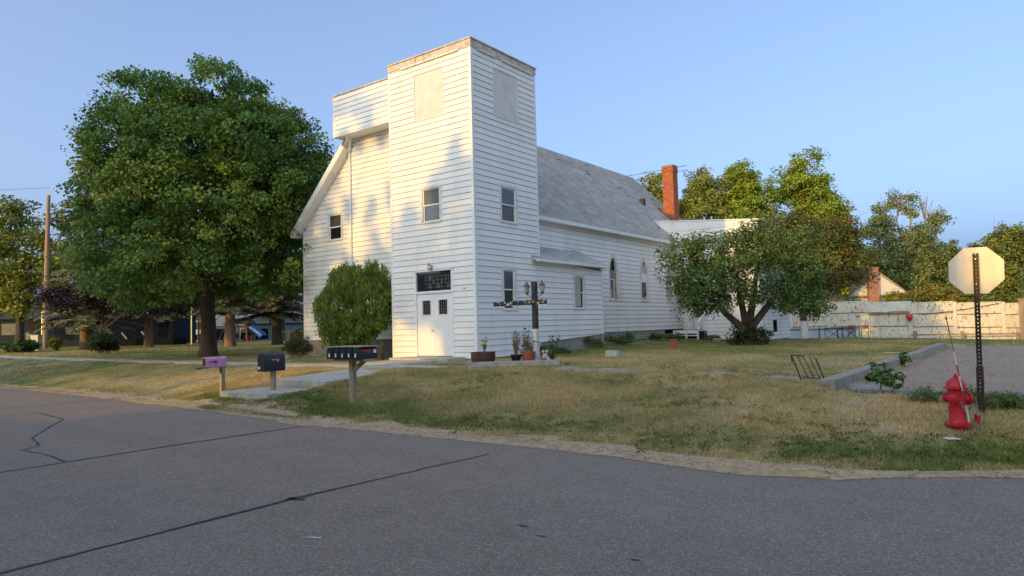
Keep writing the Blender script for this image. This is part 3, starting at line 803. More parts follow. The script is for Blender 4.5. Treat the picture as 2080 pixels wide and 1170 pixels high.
# double door, transom
mb = MB()
for q in [(-2.66, -2.575, .12, 2.95), (-1.015, -.93, .12, 2.95), (-2.575, -1.015, 2.18, 2.26)]: FRONT.box(mb, *q, -.06, .03)
FRONT.box(mb, -2.68, -.91, 2.90, 2.95, -.06, .06)
dr = mb.build('door_frame', M_TRIM, church)
mb = MB(); FRONT.box(mb, -2.58, -1.01, .05, .125, -.06, .07); mb.build('threshold', M_WOODOLD, dr)
for (a, b, gu0, gu1) in [(-2.57, -1.80, -2.32, -1.96), (-1.792, -1.02, -1.59, -1.22)]:
    mb = MB(); z0, z1, g0, g1 = .14, 2.175, 1.49, 1.95
    for q in [(a, b, z0, g0), (a, b, g1, z1), (a, gu0, g0, g1), (gu1, b, g0, g1)]: FRONT.box(mb, *q, -.055, -.012)
    d = mb.build('door', M_DOOR, church)
    mb = MB(); FRONT.box(mb, gu0, gu1, g0, g1, -.045, -.035); mb.build('pane', M_GLASS, d)
    mb = MB()
    for q in [(gu0 - .025, gu1 + .025, g1, g1 + .025), (gu0 - .025, gu1 + .025, g0 - .025, g0), (gu0 - .025, gu0, g0, g1), (gu1, gu1 + .025, g0, g1)]: FRONT.box(mb, *q, -.013, .004)
    mb.build('pane_frame', M_TRIMOLD, d)
    mb = MB()
    for k in range(1, 5): mb.bar(FRONT.p(gu0, g0 + (g1 - g0) * k / 5, -.034), FRONT.p(gu1, g0 + (g1 - g0) * k / 5, -.034), .006, .004)
    for k in range(1, 4): mb.bar(FRONT.p(gu0 + (gu1 - gu0) * k / 4, g0, -.034), FRONT.p(gu0 + (gu1 - gu0) * k / 4, g1, -.034), .006, .004)
    mb.build('lead_bar', M_METAL, d)
    if a < -2:
        mb = MB(); mb.lathe([(.012, 0), (.014, .03), (.03, .045), (.03, .065), (.012, .075)], seg=12)
        mb.v = [(x - 1.87, -z - (-.012) , y + .97) for x, y, z in mb.v]; mb.build('knob', M_METAL, d, smoothed=True)
mb = MB(); FRONT.box(mb, -2.575, -1.015, 2.26, 2.90, -.05, -.03); tr = mb.build('transom_window', M_GLASS, church)
mb = MB()
def lb(u0, z0, u1, z1): mb.bar(FRONT.p(u0, z0, -.027), FRONT.p(u1, z1, -.027), .010, .006)
for z in (2.38, 2.50, 2.62, 2.74): lb(-2.2, z, -1.15, z)
for u in (-2.2, -2.0, -1.84, -1.63, -1.47, -1.28, -1.15): lb(u, 2.36 if int(u * 100) % 2 else 2.5, u, 2.76)
for (u, z) in [(-1.98, 2.70), (-1.63, 2.74), (-1.98, 2.41), (-1.62, 2.41), (-1.15, 2.41)]:
    for k in (-.055, 0, .055): lb(u - .06, z + k, u + .06, z + k); lb(u + k, z - .06, u + k, z + .06)
for u in (-1.82, -1.46): lb(u - .03, 2.56, u, 2.62); lb(u, 2.62, u + .03, 2.56); lb(u - .03, 2.56, u, 2.5); lb(u, 2.5, u + .03, 2.56)
mb.build('lead_bar', mat('lead', (.36, .34, .28), .5, metal=.4), tr)
lamp = thing('wall_lamp', 'small glass wall lamp above the church double door', 'lamp', (-1.85, -.03, 3.02))
mb = MB(); FRONT.box(mb, -1.89, -1.81, 2.98, 3.10, .022, .045); mb.tube([(-1.85, -.04, 3.06), (-1.85, -.12, 3.12), (-1.85, -.15, 3.08)], .012); mb.build('bracket', M_METAL, lamp)
mb = MB(); mb.lathe([(.05, 0), (.075, .03), (.075, .1), (.03, .16)], (-1.85, -.15, 2.95), 14); mb.build('glass_shade', mat('lamp_glass', (.55, .54, .5), .1, spec=.8), lamp, smoothed=True)
mb = MB(); mb.lathe([(.085, 0), (.03, .06), (.01, .08)], (-1.85, -.15, 3.11), 12); mb.build('cap', M_METAL, lamp)
# small vent spot right of door
mb = MB(); mb.lathe([(.02, 0), (.02, .03)], (0, 0, 0), 8); mb.v = [(x - .45, -.022 - z, y + 2.27) for x, y, z in mb.v]; mb.build('hook', M_IRON, church)

# roofs
def shingle_slope(p_eave, p_ridge, y0, y1, name, xcut=None, course=.145, tab=.30, seed=1, base=(.56, .535, .49)):
    """slope from the eave (x,z) to the ridge (x,z), running along Y"""
    g = np.random.default_rng(seed); ex, ez = p_eave; rx, rz = p_ridge
    L = math.hypot(rx - ex, rz - ez); ux, uz = (rx - ex) / L, (rz - ez) / L; nx_, nz_ = -uz, ux
    if nz_ < 0: nx_, nz_ = -nx_, -nz_
    V = []; F = []; C = []
    n = int(L / course) + 1
    for k in range(n):
        s0 = k * course; s1 = min(s0 + course * 1.15, L); y = y0 - (k % 3) * tab / 3
        tone = 1 + g.uniform(-.05, .05)
        while y < y1:
            a = max(y, y0); b = min(y + tab - .006, y1); y += tab
            if b - a < .02: continue
            if xcut and xcut(ex + ux * s0, (a + b) / 2): continue
            t0 = .010 + g.uniform(0, .004); t1 = .002
            if g.random() < .012: t0 += .012
            q = [(s0, a, t0), (s0, b, t0), (s1, b, t1), (s1, a, t1), (s0, a, -.01), (s0, b, -.01)]
            i0 = len(V)
            for s, yy, t in q: V.append((ex + ux * s + nx_ * t, yy, ez + uz * s + nz_ * t))
            F.append((i0, i0 + 1, i0 + 2, i0 + 3)); F.append((i0 + 4, i0 + 5, i0 + 1, i0))
            c = np.array(base) * tone * g.uniform(.86, 1.12)
            C += [c] * 6
    return fast_mesh(name, V, F, M_SHINGLE, church, cols=np.array(C))
ROOF = [(-.8, 5.18), (-6.07, 10.25), (-11.34, 5.18)]
mb = MB()
for (a, b) in [(ROOF[0], ROOF[1]), (ROOF[2], ROOF[1])]:
    mb.quad((a[0], 1.28, a[1]), (a[0], 22.85, a[1]), (b[0], 22.85, b[1]), (b[0], 1.28, b[1]))
    mb.quad((a[0], 1.28, a[1] - .13), (a[0], 22.85, a[1] - .13), (b[0], 22.85, b[1] - .13), (b[0], 1.28, b[1] - .13))
    mb.quad((a[0], 22.85, a[1] - .13), (a[0], 22.85, a[1]), (b[0], 22.85, b[1]), (b[0], 22.85, b[1] - .13))
rf = mb.build('roof', M_TRIM, church)
sh = shingle_slope(ROOF[0], ROOF[1], 1.25, 22.9, 'shingles', xcut=lambda x, y: (y < 4.4 and x < -3.6) or (y < 3.5 and x > -3.8), seed=3); tag(sh, kind='stuff'); sh.parent = rf
sh = shingle_slope(ROOF[2], ROOF[1], 1.25, 22.9, 'shingles', xcut=lambda x, y: (y < 4.4 and x > -8.0), seed=4, tab=.6); tag(sh, kind='stuff'); sh.parent = rf
mb = MB(); mb.box(-.83, -.785, 3.5, 17.42, 5.03, 5.17); mb.build('fascia', M_TRIM, rf)
mb = MB(); mb.quad((-.82, 3.5, 5.03), (-.82, 17.42, 5.03), (-1.2, 17.42, 5.08), (-1.2, 3.5, 5.08)); mb.build('soffit', M_TRIM, rf)
# raised and torn shingles, dark spots
M_TORN = mat('torn_shingle', (.05, .048, .045), .9)
g = random.Random(11)
for (x, y) in [(-5.3, 13.2), (-5.0, 15.6), (-4.75, 15.3), (-4.4, 18.2), (-4.2, 17.5), (-3.75, 17.9), (-4.9, 20.5), (-5.2, 19.6), (-3.4, 18.9), (-4.1, 21.6), (-4.6, 22.2), (-2.6, 19.9), (-3.2, 20.1), (-5.6, 16.5), (-1.6, 17.0)]:
    z = 10.25 - .963 * (x + 6.07); s = g.uniform(.10, .22)
    mb = MB(); ux, uz = -.72, .694
    mb.quad((x, y - s, z + .03), (x, y + s, z + .035), (x + ux * s * .7, y + s, z + uz * s * .7 + .02), (x + ux * s * .6, y - s * .8, z + uz * s * .6 + .02)); mb.build('torn_shingle', M_TORN, rf)
mb = MB(); mb.box(-3.55, -3.3, 18.7, 18.95, 7.6, 8.0); mb.build('roof_vent', M_TORN, rf)
# rake boards on the front gable
for sgn, e, rdg in [(-1, ROOF[2], ROOF[1])]:
    mb = MB(); a = np.array([e[0], e[1]]); b = np.array([-7.9, 5.18 + (11.34 - 7.9) * .963]); off = np.array([.69, -.72]) * .26
    P = [(a[0], a[1]), (b[0], b[1]), (b[0] + off[0], b[1] + off[1]), (a[0] + off[0] * .8, a[1] + off[1] * .8)]
    mb.prism([(P[0][0], P[0][1] - .01), (P[3][0], P[3][1]), (P[2][0], P[2][1]), (P[1][0], P[1][1] - .01)], 1.25, 1.30); mb.build('rake_board', M_TRIM, rf)
    mb = MB(); mb.quad((P[3][0], 1.30, P[3][1]), (P[2][0], 1.30, P[2][1]), (P[2][0], 1.68, P[2][1]), (P[3][0], 1.68, P[3][1])); mb.build('soffit', M_TRIM, rf)
# downspout on the gable
mb = MB(); mb.tube([(-7.55, 1.2, 8.68), (-7.6, 1.45, 8.55), (-7.80, 1.60, 8.25), (-7.80, 1.61, 7.5), (-7.79, 1.61, .8)], .045, 8); mb.build('downspout', M_TRIM, church, smoothed=True)
# wing roof
mb = MB()
def wr(x): return 3.36 + (.25 - x) * .49
mb.hexa([(.25, 3.0, 3.26), (.25, 8.0, 3.26), (-1.2, 8.0, 3.97), (-1.2, 3.52, 3.97), (.25, 3.0, 3.35), (.25, 8.0, 3.35), (-1.2, 8.0, 4.06), (-1.2, 3.52, 4.06)])
wf = mb.build('wing_roof', M_TRIM, church)
sh = shingle_slope((.27, 3.352), (-1.2, 4.07), 3.0, 8.02, 'shingles', xcut=lambda x, y: (y < 3.52 and x < .02), seed=6, base=(.57, .545, .50)); tag(sh, kind='stuff'); sh.parent = wf
mb = MB(); mb.box(.25, .33, 2.98, 8.03, 3.25, 3.345); mb.build('gutter', M_TRIM, wf, bevel=.015)
mb = MB(); mb.quad((.25, 3.0, 3.255), (.25, 8.0, 3.255), (.0, 8.0, 3.255), (.0, 3.0, 3.255)); mb.build('soffit', M_TRIM, wf)
# rear wing top trim and roof
mb = MB(); zt = lambda x: 6.36 - .0894 * (x + 1.79)
P = [(roof_x(5.85) + .02, 5.85), (3.33, 5.85), (3.33, zt(3.33)), (roof_x(zt(-2.0)), zt(-2.0))]
mb.prism(P, 17.40, 17.46); mb.build('parapet_board', M_SIDE, church)
mb = MB(); mb.hexa([(-2.2, 17.36, zt(-2.2)), (3.42, 17.36, zt(3.42)), (3.42, 22.2, zt(3.42)), (-2.2, 22.2, zt(-2.2)), (-2.2, 17.36, zt(-2.2) + .05), (3.42, 17.36, zt(3.42) + .05), (3.42, 22.2, zt(3.42) + .05), (-2.2, 22.2, zt(-2.2) + .05)]); mb.build('rear_roof', M_TRIM, church)
mb = MB(); mb.lathe([(.045, 0), (.045, .28), (.07, .29), (.07, .34)], (.6, 18.6, 6.15), 10); mb.build('vent_pipe', M_METAL, church)
# chimney of laid bricks
ch = MB(); cols = []; g = np.random.default_rng(8)
bw, bh = .205, .068; CX0, CX1, CY0, CY1, CZ0, CZ1 = -3.03, -2.37, 20.7, 21.36, 6.2, 10.02
core = MB(); core.box(CX0 + .012, CX1 - .012, CY0 + .012, CY1 - .012, CZ0, CZ1)
z = CZ0; k = 0
def brick(x0, x1, y0, y1, z0, z1):
    n = len(ch.v); ch.box(x0, x1, y0, y1, z0, z1); c = np.array([.43, .125, .05]) * g.uniform(.72, 1.2); ch.c += [c] * (len(ch.v) - n)
def ring(x0, x1, y0, y1, z0, z1, odd):
    o = bw / 2 if odd else 0
    x = x0 - o
    while x < x1 - .01:
        a, b = max(x, x0), min(x + bw - .01, x1); x += bw
        if b - a > .02: brick(a, b, y0, y0 + .09, z0, z1); brick(a, b, y1 - .09, y1, z0, z1)
    y = y0 + .09 - (0 if odd else bw / 2)
    while y < y1 - .1:
        a, b = max(y, y0 + .095), min(y + bw - .01, y1 - .095); y += bw
        if b - a > .02: brick(x0, x0 + .09, a, b, z0, z1); brick(x1 - .09, x1, a, b, z0, z1)
while z < CZ1:
    e = .03 if z > CZ1 - .34 and z < CZ1 - .08 else 0
    ring(CX0 - e, CX1 + e, CY0 - e, CY1 + e, z, z + bh - .009, k % 2); z += bh; k += 1
cm = core.build('chimney', M_MORTAR, church)
tag(ch.build('bricks', M_BRICK, cm), kind='stuff')
mb = MB(); mb.box(CX0 - .02, CX1 + .02, CY0 - .02, CY1 + .02, CZ1 + .02, CZ1 + .1); mb.build('chimney_cap', M_MORTAR, cm)
mb = MB(); mb.prism([(-3.3, 7.62), (-2.15, 6.5), (-2.12, 6.56), (-3.28, 7.69)], 20.55, 20.69); mb.build('flashing', mat('rust_flashing', (.20, .09, .045), .8, .3, 9), cm)

# foundation blocks
blk = MB(); blk.box(-.195, .195, -.012, .012, -.095, .095); proto = None
def blocks(pl, u0, u1, z0, z1, d, turn):
    global proto
    z = z1; row = 0
    while z > z0:
        u = u0 - (.2 if row % 2 else 0)
        while u < u1:
            a, b = max(u, u0), min(u + .4, u1)
            if b - a > .06:
                if proto is None:
                    proto = blk.build('block', M_BLOCK, church, local=True, bevel=.006); o = proto
                else:
                    o = proto.copy(); COL.objects.link(o)
                o.location = pl.p((a + b) / 2, z - .1, d); o.scale = ((b - a - .01) / .39, 1, 1)
                o.rotation_euler = (0, 0, math.pi / 2 if turn else 0)
            u += .4
        z -= .2; row += 1
    mb = MB(); pl.box(mb, u0, u1, z0 - .1, z1, -.25, d + .004); mb.build('mortar_bed', M_MORTAR, church)
blocks(SIDE, TD + .02, 7.84, -.1, ZB - .01, -.03, True)
blocks(NAVE_S, 7.88, 16.3, .0, .655, -.02, True)
blocks(NAVE_F, -10.92, -3.8, -.15, .655, -.03, False)
mb = MB(); mb.box(-WT + .01, -.012, .0, TD, -.3, .06); mb.build('tower_base', M_CONC, church)
# rear doors
mb = MB(); RECESS.box(mb, -.60, .20, .62, 2.60, -.04, .0); d = mb.build('rear_door', M_DOOR, church)
mb = MB(); RECESS.box(mb, -.46, .07, 1.85, 2.42, .002, .008); mb.build('pane', M_GLASSG, d)
mb = MB(); RECESS.box(mb, -.46, .07, 1.28, 1.80, .002, .008); mb.build('pane', M_GLASSG, d)
mb = MB(); RECESS.box(mb, -.555, -.53, 1.35, 1.5, .002, .05); mb.build('handle', M_IRON, d)
mb = MB(); REAR_F.box(mb, 1.73, 2.54, .1, 2.11, -.03, .005); d = mb.build('utility_door', M_DOOR, church)
mb = MB(); REAR_F.box(mb, 1.82, 1.86, 1.02, 1.06, .005, .05); mb.build('knob', M_IRON, d)
# rear landing with rail
ld = thing('rear_landing', 'white wooden landing with open base and slanting handrail at rear church door', 'landing', (0, 16.9, .2))
for k in range(5):
    mb = MB(); mb.box(-.78, .55, 16.32 + k * .225, 16.53 + k * .225, .56, .605); mb.build('deck_board', M_TRIMOLD, ld)
for x in (-.74, -.1, .5):
    mb = MB(); mb.box(x - .04, x + .04, 16.34, 16.42, .0, .56); mb.build('post', M_TRIM, ld)
for z in (.10, .32):
    mb = MB(); mb.box(-.78, .55, 16.315, 16.338, z, z + .05); mb.build('rail', M_TRIM, ld)
mb = MB(); mb.box(-.78, .55, 16.30, 16.338, .44, .56); mb.build('fascia', M_TRIM, ld)
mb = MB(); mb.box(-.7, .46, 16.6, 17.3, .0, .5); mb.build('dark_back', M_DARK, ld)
mb = MB(); mb.box(.50, .58, 16.32, 16.40, .56, 1.0); mb.build('rail_post', M_TRIM, ld)
mb = MB(); mb.bar((.54, 16.30, .92), (.60, 17.36, 1.55), .09, .10); mb.build('handrail', M_TRIM, ld)
mb = MB(); mb.prism([(16.35, .05), (17.2, .05), (16.9, .5)], .72, .74, axis='x'); mb.build('stair_side', M_DARK, ld)
# corrugated window wells
for (a, b) in [(10.7, 13.2), (13.3, 16.1)]:
    o = thing('window_well', 'shiny corrugated metal window well ' + ('nearer the tower' if a < 11 else 'beside the rear landing'), 'window well', (-.7, (a + b) / 2, .2), 'corrugated window wells')
    mb = MB(); n = 28
    for k in range(n):
        z0 = .05 + k * .41 / n; z1 = .05 + (k + 1) * .41 / n
        f = lambda z: -.62 + .018 * math.sin(z * 2 * math.pi / .085)
        P = [(-1.15, a), (f(z0), a + .12), (f(z0), b - .12), (-1.15, b)]; Q = [(-1.15, a), (f(z1), a + .12), (f(z1), b - .12), (-1.15, b)]
        for j in range(3): mb.quad((*P[j], z0), (*P[j + 1], z0), (*Q[j + 1], z1), (*Q[j], z1))
    mb.build('corrugated_sheet', M_METAL, o, smoothed=True)
# ------------------------------------------------------------------ trees and shrubs
M_LEAF = mat('leaf', (.1, .1, .05), .5, .12, 3, attr='Col', spec=.25, translucent=.30)
M_NEEDLE = mat('needle', (.1, .1, .05), .6, .12, 3, attr='Col', spec=.3, translucent=.12)
def bark(name, c, d=(.03, .025, .02)): return mat(name, c, .95, .3, 5, .9, 22, dirt=d, dirt_amt=.7, dirt_scale=7, stretch=(1, 1, .25), bdist=.05)
M_BARKD = bark('bark_dark', (.075, .06, .048)); M_BARKG = bark('bark_grey', (.16, .13, .105)); M_BARKP = bark('bark_pine', (.24, .145, .10), (.08, .05, .035)); M_BARKT = bark('bark_tan', (.34, .27, .2))

def leaves(P, L, W, cols, g, up=.35, out=None, droop=0.0):
    """diamond leaves, slightly folded, at points P"""
    n = len(P)
    nrm = g.normal(0, 1, (n, 3)); nrm[:, 2] = np.abs(nrm[:, 2]) + up
    if out is not None: nrm += out * .6
    nrm /= np.linalg.norm(nrm, axis=1)[:, None]
    a = np.cross(nrm, g.normal(0, 1, (n, 3))); a /= np.linalg.norm(a, axis=1)[:, None] + 1e-9
    if out is not None or droop:
        a[:, 2] -= droop; a /= np.linalg.norm(a, axis=1)[:, None] + 1e-9
    b = np.cross(nrm, a)
    l = (L * g.uniform(.6, 1.25, n))[:, None]; w = (W * g.uniform(.6, 1.25, n))[:, None]
    V = np.stack([P - a * l * .5, P + b * w * .5 + nrm * w * .12, P + a * l * .5, P - b * w * .5 + nrm * w * .12], 1).reshape(-1, 3)
    return V, np.arange(4 * n).reshape(-1, 4), np.repeat(cols, 4, 0)

def crown_points(lobes, nclus, per, crad, g, shell=.55, flat=.7):
    """clusters spread through the lobes (cx,cy,cz,rx,ry,rz); returns leaf points, outward dirs and cluster ids"""
    lob = np.array(lobes, float); wgt = (lob[:, 3] * lob[:, 4] * lob[:, 5]) ** .67; wgt /= wgt.sum()
    li = g.choice(len(lob), nclus, p=wgt)
    d = g.normal(0, 1, (nclus, 3)); d /= np.linalg.norm(d, axis=1)[:, None]
    rr = shell + (1 - shell) * g.random(nclus) ** .7
    c = lob[li, :3] + d * rr[:, None] * lob[li, 3:6]
    cr = crad * g.uniform(.6, 1.35, nclus)
    npr = np.maximum(3, (per * g.uniform(.6, 1.4, nclus))).astype(int)
    ci = np.repeat(np.arange(nclus), npr); n = len(ci)
    o = g.normal(0, 1, (n, 3)); o /= np.linalg.norm(o, axis=1)[:, None]
    o *= (g.random(n) ** .45)[:, None]
    P = c[ci] + o * cr[ci][:, None] * np.array([1, 1, flat])
    return P, d[ci], ci, c

def hue(ci, g, base, alt, amt=.25, n=None):
    k = ci.max() + 1
    t = np.clip(g.normal(.22, .28, k), 0, 1)[ci][:, None]
    c = np.array(base) * (1 - t) + np.array(alt) * t
    return c * g.uniform(1 - amt, 1 + amt, len(ci))[:, None] * (g.uniform(.85, 1.15, k)[ci])[:, None]

def limbs(base, lobes, r0, fork, g, lean=(0, 0), seg=9):
    """trunk up to the fork, then a limb into each lobe"""
    mb = MB(); b = np.array(base, float); f = b + np.array([lean[0], lean[1], fork])
    q = [b + np.array([0, 0, -.2]), b, b + (f - b) * .08, b + (f - b) * .35 + g.normal(0, r0 * .12, 3) * [1, 1, 0], b + (f - b) * .7 + g.normal(0, r0 * .12, 3) * [1, 1, 0], f]
    mb.tube(q, [r0 * 1.5, r0 * 1.35, r0 * 1.08, r0 * .92, r0 * .85, r0 * .8], seg)
    for l in lobes:
        t = np.array(l[:3], float); s = b + (f - b) * g.uniform(.78, 1.0)
        m1 = s + (t - s) * .4 + np.array([0, 0, .12]) * np.linalg.norm(t - s) + g.normal(0, .1, 3); m2 = s + (t - s) * .75 + g.normal(0, .15, 3)
        rr = r0 * .45 * g.uniform(.6, 1.0)
        mb.tube([s, m1, m2, t], [rr, rr * .7, rr * .45, rr * .2], 6, cap=False)
        for k in range(3):
            e = t + g.normal(0, .55, 3) * np.array(l[3:6]); mb.tube([m2 + (t - m2) * g.random(), (m2 + e) / 2 + [0, 0, .1], e], [rr * .3, rr * .2, rr * .06], 5, cap=False)
    return mb

def tree(name, label, base, lobes, nclus, per, crad, leaf, cols, trunk_r, fork, bk, seed, group=None, lean=(0, 0), shell=.5, flat=.7, cat='tree', droop=.0, extra=None, m=None):
    g = np.random.default_rng(seed)
    t = thing(name, label, cat, tuple(base), group)
    limbs(base, lobes, trunk_r, fork, g, lean).build('trunk', bk, t, smoothed=True)
    P, out, ci, cc = crown_points(lobes, nclus, per, crad, g, shell, flat)
    V, F, C = leaves(P, leaf[0], leaf[1], hue(ci, g, *cols), g, out=out, droop=droop)
    fast_mesh('crown', V, F, m or M_LEAF, t, cols=C)
    return t

G_MAPLE = ((.105, .21, .05), (.31, .39, .065))
# big maple left of the church
g0 = random.Random(3); B = np.array([-15.8, .1, .05])
CX_, CY_ = B[0] + .10, B[1] + .08
lob = [(CX_, CY_, 7.9, 3.8, 3.8, 4.2), (CX_ - .2, CY_ + .2, 10.2, 2.9, 2.9, 2.2)]
for k in range(11):
    a = 2 * math.pi * k / 11 + .2; lob.append((CX_ + 3.75 * math.cos(a), CY_ + 3.75 * math.sin(a), 4.4 + g0.uniform(-.5, .5), 1.95, 1.95, 1.75))
for k in range(11):
    a = 2 * math.pi * k / 11; lob.append((CX_ + 3.8 * math.cos(a), CY_ + 3.8 * math.sin(a), 6.8 + g0.uniform(-.5, .5), 1.9, 1.9, 1.75))
for k in range(10):
    a = 2 * math.pi * k / 10 + .5; rr = g0.uniform(3.3, 3.9); lob.append((CX_ + rr * math.cos(a), CY_ + rr * math.sin(a), 9.2 + g0.uniform(-.5, .5), 1.75, 1.75, 1.6))
for k in range(8):
    a = 2 * math.pi * k / 8 + .3; rr = g0.uniform(1.6, 2.9); lob.append((CX_ + rr * math.cos(a), CY_ + rr * math.sin(a), 10.9 + g0.uniform(-.4, .5), 1.5, 1.5, 1.3))
tree('maple_tree', 'large dark green maple with broad round crown left of the church', B, lob, 2000, 100, .60, (.155, .13), G_MAPLE, .36, 3.4, M_BARKD, 7, shell=.60, flat=.6, droop=.5)

# sunlit loose tree at the far left
lob = [(-54.5, 4.6, 8.2, 3.6, 3.6, 3.4), (-57.5, 3.0, 7.0, 3.2, 3.2, 3.6), (-50.6, 7.2, 8.0, 2.6, 2.6, 3.4), (-50.2, 7.4, 11.3, 1.3, 1.3, 1.5), (-55, 4.5, 11.6, 1.7, 1.7, 1.6), (-58.5, 2.2, 11.2, 1.7, 1.7, 1.5),
       (-52.8, 6.0, 4.8, 3.4, 3.4, 1.9), (-57.5, 3.2, 4.0, 3.0, 3.0, 1.6), (-61, 1, 7, 3.5, 3.5, 4)]
tree('shade_tree', 'bright yellow-green tree catching sun at far left behind the wooden pole', (-54.2, 5.0, .2), lob, 480, 64, .85, (.32, .22), ((.17, .22, .04), (.38, .36, .06)), .35, 3.2, M_BARKD, 12, shell=.35)

def spruce(name, label, base, h, r, seed, col, alt, zlow=1.8, n=46, bk=M_BARKP, tr=.24, group=None):
    g = np.random.default_rng(seed); b = np.array(base, float); t = thing(name, label, 'spruce', tuple(base), group)
    mb = MB(); mb.tube([b + [0, 0, -.2], b + [0, 0, .3], b + [0, 0, h * .5], b + [0, 0, h]], [tr * 1.5, tr * 1.1, tr * .6, .02], 9)
    P = []; D = []
    z = zlow
    while z < h - .15:
        f = 1 - (z - zlow) / (h - zlow); k = max(4, int(7 * f + 4))
        for _ in range(k):
            a = g.uniform(0, 2 * np.pi); L = r * (f ** .85) * g.uniform(.7, 1.1) + .12
            d = np.array([math.cos(a), math.sin(a), 0]); s = b + [0, 0, z + g.uniform(-.15, .15)]
            e = s + d * L + np.array([0, 0, -.22 * L + .1])
            mb.tube([s, (s + e) / 2 + [0, 0, .05 * L], e], [.03 * f + .012, .02, .006], 4, cap=False)
            m = max(3, int(L / .10))
            for j in range(m):
                u = (j + g.random()) / m
                if u < .12: continue
                q = s + (e - s) * u + np.array([0, 0, .05 * L * 4 * u * (1 - u)])
                wd = .42 * L ** .6 * (1.15 - u) + .10
                for _ in range(4):
                    side = g.choice([-1, 1]); v = np.array([-d[1], d[0], 0]) * side * g.uniform(.2, 1) * wd + d * g.uniform(.05, .3) * wd + np.array([0, 0, -g.uniform(0, .4) * wd])
                    P.append((q + v * .5)); D.append(v)
        z += .36 + .12 * f
    P = np.array(P); D = np.array(D); n = len(P)
    l = np.linalg.norm(D, axis=1)[:, None]; dn = D / (l + 1e-9); w = np.cross(dn, g.normal(0, 1, (n, 3))); w /= np.linalg.norm(w, axis=1)[:, None] + 1e-9
    w *= .045; l = np.maximum(l, .18)
    V = np.stack([P - dn * l * .55, P + w, P + dn * l * .6, P - w], 1).reshape(-1, 3)
    tt = np.clip(g.normal(.3, .3, n), 0, 1)[:, None]; C = (np.array(col) * (1 - tt) + np.array(alt) * tt) * g.uniform(.75, 1.25, n)[:, None]
    mb.build('trunk', bk, t, smoothed=True)
    fast_mesh('needles', V, np.arange(4 * n).reshape(-1, 4), M_NEEDLE, t, cols=np.repeat(C, 4, 0)); return t
SPR = ((.13, .155, .095), (.28, .26, .14))
spruce('spruce_tree', 'tall spruce with orange-lit trunk beside the wooden utility pole', (-40.9, 4.9, .15), 16.2, 3.6, 21, *SPR, zlow=2.0, tr=.34)
spruce('spruce_tree', 'spruce with bare lower trunk beside the black deck', (-39.9, 8.9, .15), 14, 3.2, 22, *SPR, zlow=2.6, tr=.30)
spruce('spruce_tree', 'spruce trunk with banded bark in front of the play set', (-32.6, 11.2, .1), 13, 3.2, 23, *SPR, zlow=2.9, tr=.36)
spruce('spruce_tree', 'spruce with dead rusty twigs right of the play set', (-31.6, 14.4, .1), 12, 3.4, 24, (.08, .09, .06), (.22, .15, .08), zlow=2.4, tr=.36, bk=M_BARKD)

# purple plum
lob = [(-31.4, 1.9, 3.3, 2.4, 2.4, .9), (-33.2, .3, 3.5, 1.4, 1.4, .8), (-29.2, 3.4, 3.0, 1.7, 1.7, .8), (-27.4, 4.6, 2.9, 1.3, 1.3, .8), (-31, 2.2, 4.1, 1.5, 1.5, .6)]
tree('plum_tree', 'low spreading purple-leaved plum tree in front of the dark house', (-31.4, 2.0, .1), lob, 260, 46, .42, (.16, .10), ((.022, .013, .017), (.05, .028, .03)), .14, 1.5, M_BARKD, 31, shell=.2)
# dense trees screening the background on the left
lob = [(-47, 24, 5.2, 4, 4, 3), (-44, 27, 6.5, 4, 4, 3.5), (-50, 21, 5.5, 4, 4, 3)]
tree('background_tree', 'dark leafy tree seen under the maple behind the play set', (-47, 25.5, 0), lob, 200, 50, .9, (.35, .26), ((.035, .062, .02), (.07, .1, .03)), .3, 3.4, M_BARKD, 33, shell=.3)
lob = [(-53, 17.5, 4.6, 3.2, 3.2, 2.2), (-56, 16, 6.0, 3.5, 3.5, 2.8), (-51.5, 19.5, 5.5, 3, 3, 2.5)]
tree('background_tree', 'dark leafy tree behind the black deck under the maple', (-53.5, 17.5, 0), lob, 180, 50, .9, (.35, .26), ((.035, .06, .02), (.075, .1, .03)), .28, 2.8, M_BARKD, 34, shell=.3)
lob = [(-27, 20, 5.5, 3, 3, 3), (-24, 22, 6.5, 3, 3, 3), (-26, 24, 4, 2.6, 2.6, 1.8)]
tree('background_tree', 'leafy tree between the maple and the church corner', (-25.8, 21.5, 0), lob, 180, 50, .8, (.3, .22), ((.04, .065, .025), (.11, .1, .03)), .25, 2.9, M_BARKG, 35, shell=.3)

# maples behind the church
YG = ((.22, .32, .04), (.44, .48, .07))
def backmaple(label, x, y, top, w, seed, cols=YG, low=3.0, n=330):
    g = random.Random(seed); lob = []
    h = top - low
    for k in range(11):
        f = k / 10; a = g.uniform(0, 6.28); rr = w * .55 * math.sin(math.pi * (.22 + .7 * f)); z = low + h * (.12 + .74 * f)
        lob.append((x + rr * math.cos(a), y + rr * math.sin(a), z, w * .46, w * .46, h * .16))
    lob.append((x, y, low + h * .5, w * .66, w * .66, h * .36)); lob.append((x, y, top - h * .12, w * .22, w * .22, h * .12))
    tree('maple_tree', label, (x, y, gz(x, y)), lob, int(n * 1.4), 84, .72, (.22, .18), cols, .3, 3.0, M_BARKG, seed, 'maples behind the church', shell=.55, flat=.65, droop=.3)
backmaple('rounded olive-green maple behind the brick chimney', -12.2, 39.5, 13.9, 3.4, 41, ((.25, .29, .06), (.42, .40, .09)))
backmaple('loose pale maple right of the brick chimney, behind the church', -8.9, 41.5, 14.3, 3.2, 42, ((.25, .30, .07), (.42, .42, .11)))
backmaple('bright green maple, middle one of those behind the church', -5.6, 43, 14.8, 3.4, 43)
backmaple('bright green maple with the tallest top behind the apple tree', -1.7, 46, 15.1, 3.9, 44, n=400)
